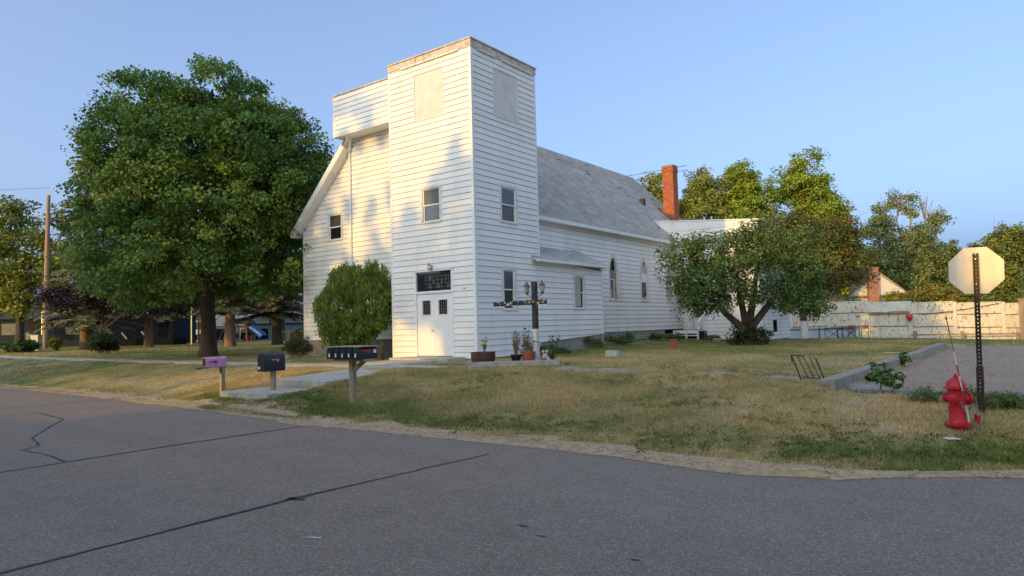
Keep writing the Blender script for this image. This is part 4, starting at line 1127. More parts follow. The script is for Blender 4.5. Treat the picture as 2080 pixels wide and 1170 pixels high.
backmaple('short green maple at the right end of the church row', .35, 46.5, 10.2, 2.4, 45, n=200)

# cottonwood and others at the right
lob = [(2.4, 68.2, 7.6, 3.6, 3.6, 3.2), (.2, 66.5, 7.2, 2.4, 2.4, 1.6), (-1.0, 65.6, 7.2, 1.4, 1.4, .9), (1.4, 67.2, 11.6, 1.5, 1.5, 1.7), (3.9, 68.7, 12.6, 1.1, 1.1, 2.0), (5.9, 70.7, 11.4, 1.0, 1.0, 1.3),
       (4.6, 69.5, 9.6, 1.6, 1.6, 1.3), (.5, 66.6, 10.3, 1.3, 1.3, 1.2), (3.0, 68.4, 5.0, 4.2, 4.2, 2.0), (2.6, 68, 13.6, .9, .9, 1.1), (5.2, 70, 7.2, 2, 2, 1.4)]
t = tree('cottonwood_tree', 'tall ragged cottonwood with bare twigs on top beyond the fence', (2.8, 68.4, -.3), lob, 720, 50, .68, (.25, .18), ((.21, .27, .085), (.38, .40, .13)), .42, 4.5, M_BARKT, 51, shell=.25, flat=.8)
mb = MB(); g = np.random.default_rng(4)
for (x, y, z) in [(1.2, 67, 12.2), (2.6, 68, 13.2), (3.0, 68.2, 13.4), (4.9, 69.6, 12.4), (5.3, 70, 11.6), (5.0, 69.6, 12.0)]:
    for k in range(4):
        e = np.array([x, y, z]) + g.normal(0, .5, 3) * [1, 1, .3] + [0, 0, g.uniform(1.0, 2.1)]; mb.tube([(x, y, z - 1.4), (np.array([x, y, z]) + e) / 2 + g.normal(0, .08, 3), e], [.05, .03, .012], 4, cap=False)
mb.build('bare_twigs', M_BARKT, t)
def blobtree(name, label, c, r, n, per, cols, seed, cat='tree', low=None, leaf=(.3, .22), crad=.7, group=None, nl=7, trunk=.2, bk=M_BARKG, shell=.4):
    g = random.Random(seed); x, y, z = c; lob = [(x, y, z, r[0] * .75, r[1] * .75, r[2] * .8)]
    for k in range(nl):
        a = g.uniform(0, 6.28); q = g.uniform(.4, .75); lob.append((x + r[0] * q * math.cos(a), y + r[1] * q * math.sin(a), z + r[2] * g.uniform(-.6, .65), r[0] * .42, r[1] * .42, r[2] * .38))
    b = (x, y, gz(x, y)); fork = max(.3, (z - r[2] * .6) - b[2])
    return tree(name, label, b, lob, int(n * 1.35), per, crad, leaf, cols, trunk, fork, bk, seed, group, shell=shell, cat=cat)
OL = ((.17, .23, .06), (.36, .36, .08))
blobtree('background_tree', 'dense green tree just left of the stop sign, beyond the fence', (6.2, 74, 5.6), (5, 4, 4.6), 300, 55, OL, 61)
blobtree('background_tree', 'rounded dark tree directly behind the stop sign', (10.0, 78, 5.8), (4.5, 4, 4.8), 260, 55, OL, 62)
blobtree('background_tree', 'tall thin tree at the right edge of the photo', (12.9, 70, 6.0), (2.6, 2.6, 4.6), 190, 50, OL, 63)
blobtree('background_tree', 'leafy tree behind the stop sign right half', (15.6, 75, 5.4), (3.4, 3, 4.4), 190, 50, OL, 64)
blobtree('background_tree', 'low rust-tinged tree behind the house with the brick chimney', (-1.4, 60, 3.4), (3.2, 3, 2.2), 120, 45, ((.07, .08, .02), (.2, .12, .03)), 65)
SH = ((.22, .24, .05), (.48, .35, .07))
for k, (x, y, zc, rx, rz, lb_) in enumerate([(2.3, 41.5, 1.3, 1.1, 1.2, 'yellow-green shrub in front of the white house gable'), (6.3, 41, 1.8, 1.9, 1.5, 'orange-tinged shrub over the fence right of the white house'),
                                     (9.0, 42, 2.0, 2.0, 1.7, 'green shrub over the fence left of the sign post'), (11.2, 42, 1.9, 2.0, 1.7, 'shrub over the fence right of the sign post'), (14.4, 42, 1.8, 2.0, 1.6, 'shrub over the fence at the right edge')]):
    blobtree('shrub', lb_, (x, y, zc), (rx, 1.6, rz), 110, 40, SH if k < 3 else OL, 70 + k, cat='shrub', leaf=(.18, .13), crad=.45, trunk=.08, shell=.3)

# apple tree on the side lawn and the white-trunked one behind
AP = ((.105, .195, .055), (.25, .27, .07))
B = np.array([4.75, 11.0, 0.0])
lob = [(4.2, 10.4, 3.7, 1.5, 1.5, .9), (3.1, 9.4, 3.6, 1.1, 1.1, .9), (5.6, 11.6, 4.0, 1.5, 1.5, 1.0), (6.7, 12.4, 3.7, 1.2, 1.2, 1.0), (2.9, 9.2, 2.8, .9, .9, .6), (4.8, 10.6, 3.0, 1.8, 1.8, .8), (6.3, 12.2, 2.7, 1.3, 1.3, .8), (3.4, 9.7, 2.7, 1.2, 1.2, .7), (6.6, 12.4, 2.3, .8, .8, .6), (5.2, 11.2, 4.5, .9, .9, .5), (3.0, 9.3, 2.1, .8, .8, .6), (5.2, 10.6, 1.9, .7, .7, .4), (6.4, 12.2, 1.7, .8, .8, .5), (3.5, 9.7, 1.7, .7, .7, .5), (3.6, 9.9, 2.0, .8, .8, .5), (5.9, 11.9, 2.1, 1.0, 1.0, .6), (6.9, 12.6, 1.7, .7, .7, .5), (4.4, 10.2, 2.2, 1.0, 1.0, .5), (3.6, 9.8, 3.9, 1.0, 1.0, .6), (3.1, 9.3, 1.55, .6, .6, .45), (6.8, 12.5, 1.35, .6, .6, .45), (4.1, 10.0, 1.6, .6, .6, .35), (5.9, 11.6, 1.6, .7, .7, .4)]
g = np.random.default_rng(81)
t = thing('apple_tree', 'spreading apple tree with forked dark limbs on the side lawn', 'tree', tuple(B))
mb = MB(); mb.tube([B + [0, 0, -.1], B + [0, 0, .2], B + [.0, 0, .7]], [.26, .22, .2], 10)
for e, m_ in [((3.3, 9.7, 2.6), (4.1, 10.45, 1.3)), ((4.4, 10.7, 3.2), (4.6, 10.85, 1.7)), ((6.3, 12.1, 3.1), (5.5, 11.55, 1.7)), ((5.2, 11.3, 3.6), (5.0, 11.15, 2.0))]:
    mb.tube([B + [0, 0, .55], m_, e], [.17, .12, .05], 8)
    for k in range(5):
        q = np.array(e) + g.normal(0, .7, 3); mb.tube([np.array(m_) + (np.array(e) - m_) * g.uniform(.4, 1), (np.array(e) + q) / 2 + [0, 0, .1], q], [.05, .03, .01], 5, cap=False)
mb.build('trunk', M_BARKD, t, smoothed=True)
P, out, ci, cc = crown_points(lob, 640, 46, .38, g, .4, .8); V, F, C = leaves(P, .125, .08, hue(ci, g, *AP), g, out=out, droop=.35); fast_mesh('crown', V, F, M_LEAF, t, cols=C)
lob = [(4.75, 11.0, .55, .55, .55, .5), (4.35, 10.8, .35, .4, .4, .3), (5.2, 11.2, .4, .45, .45, .35)]
t = thing('shrub', 'low leafy sucker growth around the apple tree base', 'shrub', (4.75, 10.8, 0))
P, out, ci, cc = crown_points(lob, 60, 34, .22, g, .3, .8); V, F, C = leaves(P, .15, .06, hue(ci, g, (.03, .06, .015), (.07, .11, .025)), g, out=out, droop=.4); fast_mesh('foliage', V, F, M_LEAF, t, cols=C)
mb = MB()
for k in range(7): a = k * .9; mb.tube([(4.75 + .1 * math.cos(a), 10.9 + .1 * math.sin(a), 0), (4.75 + .4 * math.cos(a), 10.9 + .4 * math.sin(a), .7)], [.012, .006], 4)
mb.build('stem', M_BARKG, t)
B = np.array([4.95, 18.6, -.05])
lob = [(4.6, 18.2, 4.4, 1.6, 1.6, 1.2), (5.9, 19.1, 4.7, 1.4, 1.4, 1.2), (6.9, 19.8, 3.8, 1.0, 1.0, 1.0), (7.3, 20.1, 2.9, .55, .55, .5), (5.6, 19, 3.0, 1.6, 1.6, .9), (4.0, 17.8, 5.2, 1.2, 1.2, .8), (6.7, 19.6, 5.3, 1.0, 1.0, .7), (5.2, 18.7, 5.6, 1.2, 1.2, .6)]
t = thing('fruit_tree', 'small tree with white-painted trunk near the fence', 'tree', tuple(B))
mb = MB(); mb.tube([B + [0, 0, .95], B + [-.02, 0, 1.3], B + [-.1, -.1, 1.7]], [.165, .16, .15], 10)
for e in [(4.5, 18.2, 3.2), (6.2, 19.3, 3.3), (5.2, 18.7, 4.2)]:
    mb.tube([B + [0, 0, 1.35], (B + [0, 0, 1.3] + np.array(e)) / 2, e], [.11, .08, .03], 7)
tk = mb.build('trunk', M_BARKD, t, smoothed=True)
mb = MB(); mb.tube([B + [0, 0, -.1], B + [0, 0, .1], B + [0, 0, .97]], [.21, .19, .172], 12); mb.build('painted_trunk', mat('trunk_whitewash', (.66, .64, .6), .9, .12, 6, .5, 30, dirt=(.3, .26, .2), dirt_amt=.5, dirt_scale=5), t, smoothed=True)
P, out, ci, cc = crown_points(lob, 480, 46, .42, g, .35, .8); V, F, C = leaves(P, .14, .09, hue(ci, g, (.10, .13, .035), (.34, .22, .05)), g, out=out, droop=.35); fast_mesh('crown', V, F, M_LEAF, t, cols=C)

# arborvitae by the front wall
ax, ay = -5.35, -.12
g = np.random.default_rng(91)
t = thing('arborvitae_shrub', 'big rounded arborvitae growing against the church front wall', 'shrub', (ax, ay, 0))
lob = [(ax, ay, 1.95, 1.35, 1.2, 1.15), (ax - .75, ay - .25, 1.75, .85, .9, .9), (ax + .75, ay + .2, 1.95, .75, .8, .95), (ax - .25, ay, 2.75, .95, .9, .62), (ax - .75, ay - .3, 1.0, .75, .7, .6), (ax + .35, ay + .2, 2.85, .75, .7, .55), (ax - .35, ay - .2, .7, .75, .6, .5), (ax + .25, ay - .2, 1.1, .8, .6, .6)]
P, out, ci, cc = crown_points(lob, 900, 38, .17, g, .84, 1.2)
n = len(P); D = out * .5 + g.normal(0, .35, (n, 3)) + [0, 0, .9]; D /= np.linalg.norm(D, axis=1)[:, None]
w = np.cross(D, g.normal(0, 1, (n, 3))); w /= np.linalg.norm(w, axis=1)[:, None]
l = .075 * g.uniform(.6, 1.3, n)[:, None]; w = w * .018
V = np.stack([P - D * l, P + w, P + D * l, P - w], 1).reshape(-1, 3)
C = hue(ci, g, (.13, .22, .04), (.32, .36, .06))
fast_mesh('foliage', V, np.arange(4 * n).reshape(-1, 4), M_NEEDLE, t, cols=np.repeat(C, 4, 0))
mb = MB()
for k in range(9):
    a = g.uniform(-.9, .9); e = np.array([ax + a, ay + g.uniform(-.3, .3), 1.5 + g.random()]); mb.tube([(ax + .35 + g.uniform(-.12, .12), ay, -.05), (ax + .35 + a * .3, ay, .5), e], [.05, .04, .012], 6)
mb.build('stem', M_BARKG, t, smoothed=True)

def small_shrub(name, label, c, r, n, per, leaf, cols, seed, crad=.16, cat='shrub', group=None, stems=5):
    g = np.random.default_rng(seed); x, y = c; z0 = gz(x, y); t = thing(name, label, cat, (x, y, z0), group)
    lob = [(x, y, z0 + r[2] * .55, r[0] * .7, r[1] * .7, r[2] * .45)] + [(x + r[0] * .5 * math.cos(a), y + r[1] * .5 * math.sin(a), z0 + r[2] * g.uniform(.35, .75), r[0] * .45, r[1] * .45, r[2] * .3) for a in g.uniform(0, 6.28, 4)]
    P, out, ci, cc = crown_points(lob, n, per, crad, g, .3, .8); V, F, C = leaves(P, leaf[0], leaf[1], hue(ci, g, *cols), g, out=out, droop=.2); fast_mesh('foliage', V, F, M_LEAF, t, cols=C)
    mb = MB()
    for k in range(stems): a = g.uniform(0, 6.28); mb.tube([(x + .04 * math.cos(a), y + .04 * math.sin(a), z0 - .05), (x + r[0] * .5 * math.cos(a), y + r[1] * .5 * math.sin(a), z0 + r[2] * .75)], [.012, .005], 4)
    mb.build('stem', M_BARKG, t); return t
DG = ((.035, .06, .018), (.08, .1, .03))
small_shrub('shrub', 'rounded brownish shrub at the left corner of the church', (-9.4, .3), (.85, .7, .85), 120, 40, (.06, .035), ((.06, .065, .028), (.13, .11, .045)), 101)
small_shrub('shrub', 'bright leafy plant by the foundation left of the arborvitae', (-7.0, .9), (.35, .3, .75), 40, 26, (.13, .06), ((.07, .13, .02), (.15, .2, .03)), 102)
small_shrub('shrub', 'dark round shrub under the purple plum tree', (-28.3, .7), (1.1, 1, 1.2), 120, 36, (.12, .07), DG, 103, crad=.25)
small_shrub('shrub', 'low hosta bed near the utility box at far left', (-40.3, .6), (2.4, 1, .7), 120, 36, (.26, .14), ((.045, .10, .02), (.1, .17, .03)), 104, crad=.25)
small_shrub('shrub', 'sunlit yellow-green plant right of the utility box', (-41, 3.0), (.6, .5, .9), 40, 30, (.2, .08), ((.14, .17, .02), (.25, .24, .03)), 105, crad=.22)
small_shrub('shrub', 'hedge of low greenery by the teal house', (-44, 26.5), (3, 1, 1.3), 120, 36, (.2, .13), DG, 106, crad=.35)
for k, (x, y, s, lb_) in enumerate([(.28, 4.4, .35, 'weed clump at the wing foundation nearest the cross'), (.35, 6.6, .45, 'tall weed clump halfway along the wing foundation'), (.1, 8.6, .5, 'leafy plant in the corner where wing and nave meet'),
                                    (-.15, 10.1, .45, 'dark green clump left of the window wells'), (-.1, 12.9, .55, 'upright weed standing against the window wells'), (.1, 14.3, .4, 'low green clump near the terracotta pipe'),
                                    (1.1, 16.6, .5, 'greyish weed right of the rear landing'), (.5, 2.7, .5, 'weeds behind the cross against the tower')]):
    small_shrub('weed_clump', lb_, (x, y), (s * (1.0 + .5 * (k % 3)), s * .6, s * (.55 + .25 * (k % 2))), 26, 22, (.16, .028) if k % 2 else (.12, .05), ((.09, .15, .035), (.20, .24, .055)), 110 + k, crad=.15, cat='weeds', group='weeds along the church foundation', stems=3)

# unseen trees and houses added behind the camera to shade lawn and church
def shade_tree(label, base, lobes, n, seed, per=46):
    tree('unseen_shade_tree', label, base, lobes, n, per, .8, (.42, .34), G_MAPLE, .3, 4, M_BARKG, seed, 'unseen shade trees across the street', shell=.25)
def in_gap(xf, zf):  # openings cut into the crowns to shape the sun patches
    g = np.zeros(len(xf), bool)
    j = (vnoise(xf * 1.3, zf * 1.3, 91) - .5) * .7
    # low gap that lights the bank, the walk and the foot of the tower
    up = np.interp(xf, [-12.5, -9, -7.6, -6.8, -4.8, -4.3], [4.3, 5.3, 6.2, 7.5, 7.1, 5.2])
    g |= (xf > -12.5) & (xf < -4.5 + j) & (zf > 3.5) & (zf < up + j)
    # band that lights the gable wall in patches
    g |= (xf > -12.6 + j) & (xf < -7.05) & (zf > 10.2 + 2 * j) & (zf < 15.9) & (fbm(xf * 1.5, zf * .8, 17) > .47)
    lim = np.interp(xf, [-7.05, -6.2, -5, -3], [12.0, 12.4, 13.0, 13.4])
    g |= (xf > -7.05) & (xf < -2.6) & (zf > lim + .9)
    g |= (xf > -7.05) & (xf < -2.6) & (zf > lim - 2.2) & (fbm(xf * 1.5 + 7, zf * 1.0, 37) > .60 - .22 * (zf - lim + 2.2) / 3.1)
    g |= (xf > -21) & (xf < -12.6) & (zf > 11.6) & (zf < 13.6) & (vnoise(xf * .6, zf * .6, 23) > .52)
    # opening cut in the crowns to light the top of the sign
    g |= (xf > 10.55 + j * .4) & (xf < 12.2) & (zf > 6.5 + j * .4) & (zf < 7.6)
    return g
def canopy(label, xt, x0, x1, zlo, zhi, n, seed, per=26):
    g = np.random.default_rng(seed); yb = -32.0
    t = thing('unseen_shade_tree', label, 'tree', (xt, yb, -.4), 'unseen shade trees across the street')
    x = g.uniform(x0, x1, n); y = yb + g.uniform(-1.6, 1.6, n); z = g.uniform(0, 1, n)
    zl = np.array([zlo(q) for q in x]); zh = np.array([zhi(q) for q in x]); zh = zh + (fbm(x * .55, x * 0 + seed, 3) - .5) * 1.6
    z = zl + (zh - zl) * z
    ci = np.repeat(np.arange(n), per); P = np.stack([x, y, z], 1)[ci] + g.normal(0, .34, (n * per, 3))
    k = (-32 - P[:, 1]); keep = ~in_gap(P[:, 0] + k * .1, P[:, 2] - k * .1954)
    P = P[keep]; ci = ci[keep]
    V, F, C = leaves(P, .34, .27, hue(ci, g, *G_MAPLE), g); fast_mesh('crown', V, F, M_LEAF, t, cols=C)
    mb = MB(); mb.tube([(xt, yb, -.6), (xt, yb, 1), (xt + .1, yb, zlo(xt) + 1.5)], [.35, .27, .18], 8)
    for q in np.linspace(x0 + .8, x1 - .8, 4): mb.tube([(xt, yb, zlo(xt) + .3), ((xt + q) / 2, yb, (zlo(xt) + zhi(q)) / 2), (q, yb, zhi(q) - 1)], [.14, .08, .03], 6, cap=False)
    mb.build('trunk', M_BARKG, t, smoothed=True)
F_ = lambda v: (lambda x: v)
canopy('tall unseen shade maple across the street behind the camera, far left', -24, -30, -17.5, F_(3.5), F_(20.5), 1100, 201)
canopy('tall unseen shade maple across the street opposite the big maple', -15, -17.8, -8.6, F_(5.2), lambda x: 20.5 if x < -12.6 else 16.6, 640, 202)
canopy('unseen shade maple across the street opposite the church gable', -8.0, -9.6, -3.0, F_(5.0), lambda x: np.interp(x, [-9.6, -7.2, -6.2, -3], [15.4, 15.0, 14.4, 14.4]), 520, 203)
canopy('low unseen shade maple across the street opposite the church tower', .5, -3.4, 6, F_(1.2), F_(11.0), 760, 204)
canopy('low unseen shade maple across the street opposite the side lawn', 9, 5.4, 13.5, F_(1.2), F_(10.7), 680, 205)
canopy('low unseen shade maple across the street behind the hydrant', 18, 13, 24, F_(1.2), F_(11.8), 780, 206)
canopy('low unseen shade maple across the street at far right', 29, 23.5, 36, F_(1.2), F_(11.8), 700, 207)
M_HWALL = mat('shade_house_wall', (.55, .52, .46), .8); M_HROOF = mat('shade_house_roof', (.10, .09, .085), .9)
def shade_house(label, x0, x1, y0, y1, zw, zr):  # unseen house placed to block the low sun rays
    t = thing('house', label, 'house', ((x0 + x1) / 2, (y0 + y1) / 2, -.45), 'unseen sun-blocking houses across the street')
    mb = MB(); mb.box(x0, x1, y0, y1, -.6, zw); mb.build('wall', M_HWALL, t)
    ym = (y0 + y1) / 2; mb = MB(); mb.prism([(y0 - .5, zw - .1), (y1 + .5, zw - .1), (ym, zr)], x0 - .5, x1 + .5, axis='x'); mb.build('roof', M_HROOF, t)
    for k in range(3):
        x = x0 + (x1 - x0) * (k + .5) / 3; mb = MB(); mb.box(x - .7, x + .7, y1 + .003, y1 + .04, .7, 1.9); mb.build('window', M_GLASS, t)
shade_house('low unseen sun-blocking house across the street opposite the church', -16, -1, -44, -35, 2.5, 4.9)
shade_house('low unseen sun-blocking house across the street opposite the side lawn', 3, 19, -44, -36, 2.8, 5.7)
shade_house('unseen sun-blocking house across the street opposite the left lawn', -58, -30, -45, -35, 3.2, 7.3)

# ------------------------------------------------------------------ mailboxes
M_POST = mat('post_wood', (.33, .265, .19), .9, .25, 9, .5, 40, stretch=(1, 1, .15), dirt=(.16, .12, .085), dirt_amt=.6, dirt_scale=6)
M_BLACK = mat('mailbox_black', (.012, .013, .016), .32, .2, 4, spec=.5)
M_PINK = mat('mailbox_pink', (.56, .24, .42), .7, .15, 9, dirt=(.66, .45, .6), dirt_amt=.7, dirt_scale=14)
M_RED = mat('flag_red', (.52, .02, .03), .5); M_PALE = mat('flag_faded', (.60, .30, .29), .6); M_WHITE = mat('plate_white', (.75, .75, .74), .5)
def mbox(mb, x0, x1, y0, y1, z0, z1, n=10):
    """mailbox shell with a rounded top, running along Y"""
    w = (x1 - x0) / 2; xc = (x0 + x1) / 2; zs = z1 - w * .85
    poly = [(x0, z0), (x1, z0)] + [(xc + w * math.cos(a), zs + (z1 - zs) * math.sin(a)) for a in np.linspace(0, math.pi, n)]
    return mb.prism(poly, y0, y1)
z = gz(-2.3, -7.1)
t = thing('mailbox', 'pink patterned mailbox hanging open on a wooden post', 'mailbox', (-2.3, -7.1, z))
mb = MB(); mb.box(-2.355, -2.255, -7.16, -7.06, z - .1, .215); mb.build('post', M_POST, t, bevel=.006)
mb = MB(); mb.box(-2.42, -2.24, -7.5, -7.0, .215, .235); mb.build('plank', M_POST, t)
mb = MB(); mbox(mb, -2.43, -2.25, -7.56, -7.02, .236, .475); bx = mb.build('box', M_PINK, t, smoothed=True)
mb = MB(); mbox(mb, -2.415, -2.265, -7.566, -7.561, .25, .46); mb.build('dark_mouth', M_DARK, bx)
mb = MB(); mb.bar((-2.34, -7.56, .235), (-2.34, -7.76, .20), .17, .012); mb.build('open_door', M_BLACK, t)
mb = MB(); mb.box(-2.248, -2.238, -7.48, -7.30, .345, .372); mb.box(-2.248, -2.238, -7.345, -7.28, .325, .385); mb.build('flag', M_RED, t)
mb = MB(); mb.box(-2.30, -2.245, -7.175, -7.162, .06, .215); mb.build('bracket', M_IRON, t)
z = gz(-.5, -6.88)
t = thing('mailbox', 'large black mailbox with faded flag on a post beside the walk', 'mailbox', (-.5, -6.88, z))
mb = MB(); mb.box(-.555, -.455, -6.93, -6.83, z - .1, .13); mb.build('post', M_POST, t, bevel=.006)
mb = MB(); mbox(mb, -.70, -.40, -7.17, -6.62, .13, .56, 12); bx = mb.build('box', M_BLACK, t, smoothed=True, bevel=.008)
mb = MB(); mb.box(-.397, -.388, -7.0, -6.82, .385, .41); mb.box(-.397, -.388, -6.85, -6.80, .345, .42); mb.build('flag', M_PALE, t)
mb = MB(); mb.box(-.66, -.58, -7.18, -7.172, .185, .245); mb.build('label', M_WHITE, t)
z = gz(2.75, -7.2)
t = thing('mailbox_row', 'row of five black mailboxes on one wooden post', 'mailboxes', (2.75, -7.2, z))
mb = MB(); mb.box(2.68, 2.79, -7.27, -7.16, z - .1, .42); mb.build('post', M_POST, t, bevel=.006)
mb = MB(); mb.box(2.36, 3.28, -7.40, -7.10, .42, .46); mb.build('plank', M_POST, t)
mb = MB(); mb.bar((2.73, -7.22, .2), (3.1, -7.22, .42), .05, .08); mb.build('brace', M_POST, t)
first = None
for k in range(5):
    x0 = 2.30 + k * .2
    if first is None:
        mb = MB(); mbox(mb, x0, x0 + .175, -7.52, -7.02, .462, .70); first = mb.build('mailbox', M_BLACK, t, smoothed=True, bevel=.005)
        mb = MB(); mb.box(x0 + .075, x0 + .11, -7.535, -7.526, .50, .575); mb.build('number_plate', M_WHITE, first)
        mb = MB(); mb.box(x0 + .07, x0 + .1, -7.545, -7.52, .655, .68); mb.build('latch', M_IRON, first)
    else:
        c = copy_tree(first, t); c.location = (first.location[0] + k * .2, first.location[1], first.location[2] + (k % 2) * .004)
mb = MB(); mb.box(3.278, 3.288, -7.44, -7.26, .615, .642); mb.lathe([(.0, 0), (.035, .001), (.035, .010), (0, .011)], (3.278, -7.27, .605), 12, axis='x'); mb.build('flag', M_RED, t)
mb = MB(); mb.box(3.278, 3.286, -7.14, -7.07, .575, .645); mb.build('number_plate', M_WHITE, t)
mb = MB(); mb.box(2.28, 3.30, -7.5, -7.02, .703, .718); mb.build('lit_top_strip', mat('lit_top_beige', (.42, .33, .25), .8), t)  # beige strip stands in for sunlight on the box tops

# ------------------------------------------------------------------ hydrant, marker, stop sign
hx, hy = 13.06, -6.50; hz = gz(hx, hy)
M_HYD = mat('hydrant_red', (.52, .014, .022), .42, .12, 5, .15, 40, dirt=(.30, .05, .035), dirt_amt=.6, dirt_scale=16, dirt_lo=.55, dirt_hi=.66)
t = thing('fire_hydrant', 'bright red fire hydrant with hanging chains near the sign post', 'hydrant', (hx, hy, hz)); hyd = t
mb = MB(); mb.lathe([(.10, -.08), (.10, .05), (.155, .055), (.155, .085), (.105, .09), (.100, .10), (.100, .29), (.106, .295), (.106, .31), (.100, .315), (.100, .53), (.145, .535), (.145, .56), (.118, .565), (.112, .60), (.09, .645), (.05, .675), (.03, .68)], (hx, hy, hz), 26); body = mb.build('barrel', M_HYD, t, smoothed=True)
mb = MB(); mb.lathe([(.032, 0), (.032, .02), (.02, .022), (.018, .05)], (hx, hy, hz + .68), 5); mb.build('operating_nut', M_HYD, t)
def nozzle(dx, dy, z, r, L, name):
    mb = MB(); mb.lathe([(r * .8, 0), (r * .8, L * .5), (r, L * .52), (r, L * .9), (r * .85, L), (r * .3, L * 1.02), (r * .28, L * 1.3), (.001, L * 1.3)], (0, 0, 0), 18)
    d = Vector((dx, dy, 0)).normalized(); q = d.to_track_quat('Z', 'Y').to_matrix()
    mb.v = [tuple(q @ Vector(v) + Vector((hx, hy, hz + z)) + d * .085) for v in mb.v]; o = mb.build(name, M_HYD, t, smoothed=True)
    mb = MB(); 
    for k in range(8):
        a = k * math.pi / 4; p_ = q @ Vector((r * .93 * math.cos(a), r * .93 * math.sin(a), L * .93)) + Vector((hx, hy, hz + z)) + d * .085; mb.obox(p_, (.008, 0, 0), (0, .008, 0), (0, 0, .008))
    mb.build('lug', M_HYD, o)
nozzle(.80, .60, .40, .085, .10, 'pumper_nozzle'); nozzle(-.25, -1, .41, .062, .07, 'hose_nozzle'); nozzle(-.8, .4, .41, .062, .07, 'hose_nozzle')
for k in range(8):
    a = k * math.pi / 4 + .2; mb = MB(); mb.lathe([(.013, 0), (.013, .02)], (hx + .132 * math.cos(a), hy + .132 * math.sin(a), hz + .085), 6); mb.build('bolt', M_HYD, t)
mb = MB()
def chain(pts, n):
    for k in range(n):
        u = k / (n - 1); P0 = np.array(pts[0]); P1 = np.array(pts[1]); P2 = np.array(pts[2]); q = (1 - u) ** 2 * P0 + 2 * u * (1 - u) * P1 + u * u * P2
        a = k % 2 * 1.57; s = .014
        ringp = [q + np.array([math.cos(a) * math.cos(b) * s, math.sin(a) * math.cos(b) * s, math.sin(b) * s]) for b in np.linspace(0, 2 * math.pi, 8)]
        mb.tube(ringp, .0032, 5, cap=False)
f = np.array([-.60, .80, 0]); rt = np.array([.8, .6, 0]); hc = np.array([hx, hy, hz])
chain([hc - f * .12 - rt * .02 + [0, 0, .36], hc - f * .16 + rt * .06 + [0, 0, .10], hc - f * .10 + rt * .16 + [0, 0, .33]], 22)
chain([hc - f * .10 + rt * .15 + [0, 0, .33], hc - f * .14 + rt * .20 + [0, 0, .05], hc - f * .08 + rt * .21 + [0, 0, .35]], 16)
mb.build('chain', mat('chain_steel', (.55, .53, .48), .4, metal=.7), t)
mb = MB(); mb.lathe([(.02, 0), (.02, .1)], tuple(hc + rt * .205 - f * .08 + [0, 0, .13]), 10); mb.lathe([(.032, .08), (.032, .2), (.015, .21)], tuple(hc + rt * .205 - f * .08 + [0, 0, .0]), 10); mb.build('hanging_cap', M_HYD, t, smoothed=True)
mb = MB(); q = hc + rt * .205 - f * .08; mb.obox(q + [0, 0, .05], (.012, 0, 0), (0, .012, 0), (0, 0, .09)); mb.obox(q + [0, 0, .10], tuple(rt * .045), (0, 0, .008), tuple(f * .02)); mb.build('tag', M_METAL, t)
hyd.scale = (.92, .92, .92)
m = thing('hydrant_marker', 'slanting red and white striped marker rod clipped to the hydrant', 'marker rod', (hx + .02, hy - .1, hz + .1))
a = hc - f * .13 + rt * .055 + np.array([0, 0, .10]); b = hc - f * .12 - rt * .14 + np.array([0, 0, 1.35])
sg = [0, .16, .30, .44, .55, .68, 1.0]
for k in range(6):
    mb = MB(); r_ = .0075 if k < 5 else .0055; mb.tube([a + (b - a) * sg[k], a + (b - a) * sg[k + 1]], r_, 6); mb.build('rod_band', [M_WHITE, M_RED, M_WHITE, M_RED, M_WHITE, mat('rod_dark', (.16, .10, .08), .6)][k], m)
mb = MB(); mb.tube([b - (b - a) * .01, b + (b - a) * .012], .011, 6); mb.build('tip', M_IRON, m)
sx, sy = 13.24, -5.42; sz = gz(sx, sy)
t = thing('stop_sign', 'octagonal road sign seen from its bare metal back on a perforated brown post', 'road sign', (sx, sy, sz))
M_SPOST = mat('post_brown', (.045, .034, .028), .5, .25, 20); M_ALU = mat('sign_aluminium', (.74, .69, .60), .45, .06, 2, .04, 30, metal=.15, stretch=(6, 6, .3))
f2 = Vector((-.05, 1, 0)).normalized(); r2 = Vector((1, .05, 0)).normalized()
ln = Vector((.06, -.02, 1)); lean = lambda z: Vector((sx, sy, sz)) + Vector((.03, 0, 1)) * (z - 0)
def up_(z): return Vector((sx, sy, sz)) + Vector((.022, -.03, 1.0)) * z
def post_seg(z0, z1, w, nm):
    mb = MB(); n = int((z1 - z0) / .0508)
    # channel of two flanges and a perforated web: bars between the holes
    for s in (-1, 1): mb.bar(up_(z0) + r2 * s * w * .42, up_(z1) + r2 * s * w * .42, w * .2, .035, up=tuple(f2))
    for s in (-1, 1): mb.bar(up_(z0) + r2 * s * w * .22 + f2 * .02, up_(z1) + r2 * s * w * .22 + f2 * .02, w * .26, .006, up=tuple(f2))
    for k in range(n):
        za = z0 + k * .0508; mb.bar(up_(za) + f2 * .02, up_(za + .030) + f2 * .02, w * .22, .006, up=tuple(f2))
    return mb.build(nm, M_SPOST, t)
post_seg(.45, 2.13, .062, 'post'); post_seg(-.25, .62, .082, 'post_sleeve')
c = up_(1.90) + f2 * .045 + r2 * .0; R8 = .62 / 2 / math.cos(math.pi / 8)
fc = Vector((-.42, .907, 0)); rc = Vector((.907, .42, 0)); ucv = Vector((.022, -.03, 1)).normalized(); rc = Vector((1.0, .03, -.015)).normalized(); fc = ucv.cross(rc).normalized()
mb = MB()
for s in (0, .003):
    for k in range(8): aa = math.pi / 8 + k * math.pi / 4; mb.v.append(tuple(c + rc * R8 * math.cos(aa) + ucv * R8 * math.sin(aa) + fc * s))
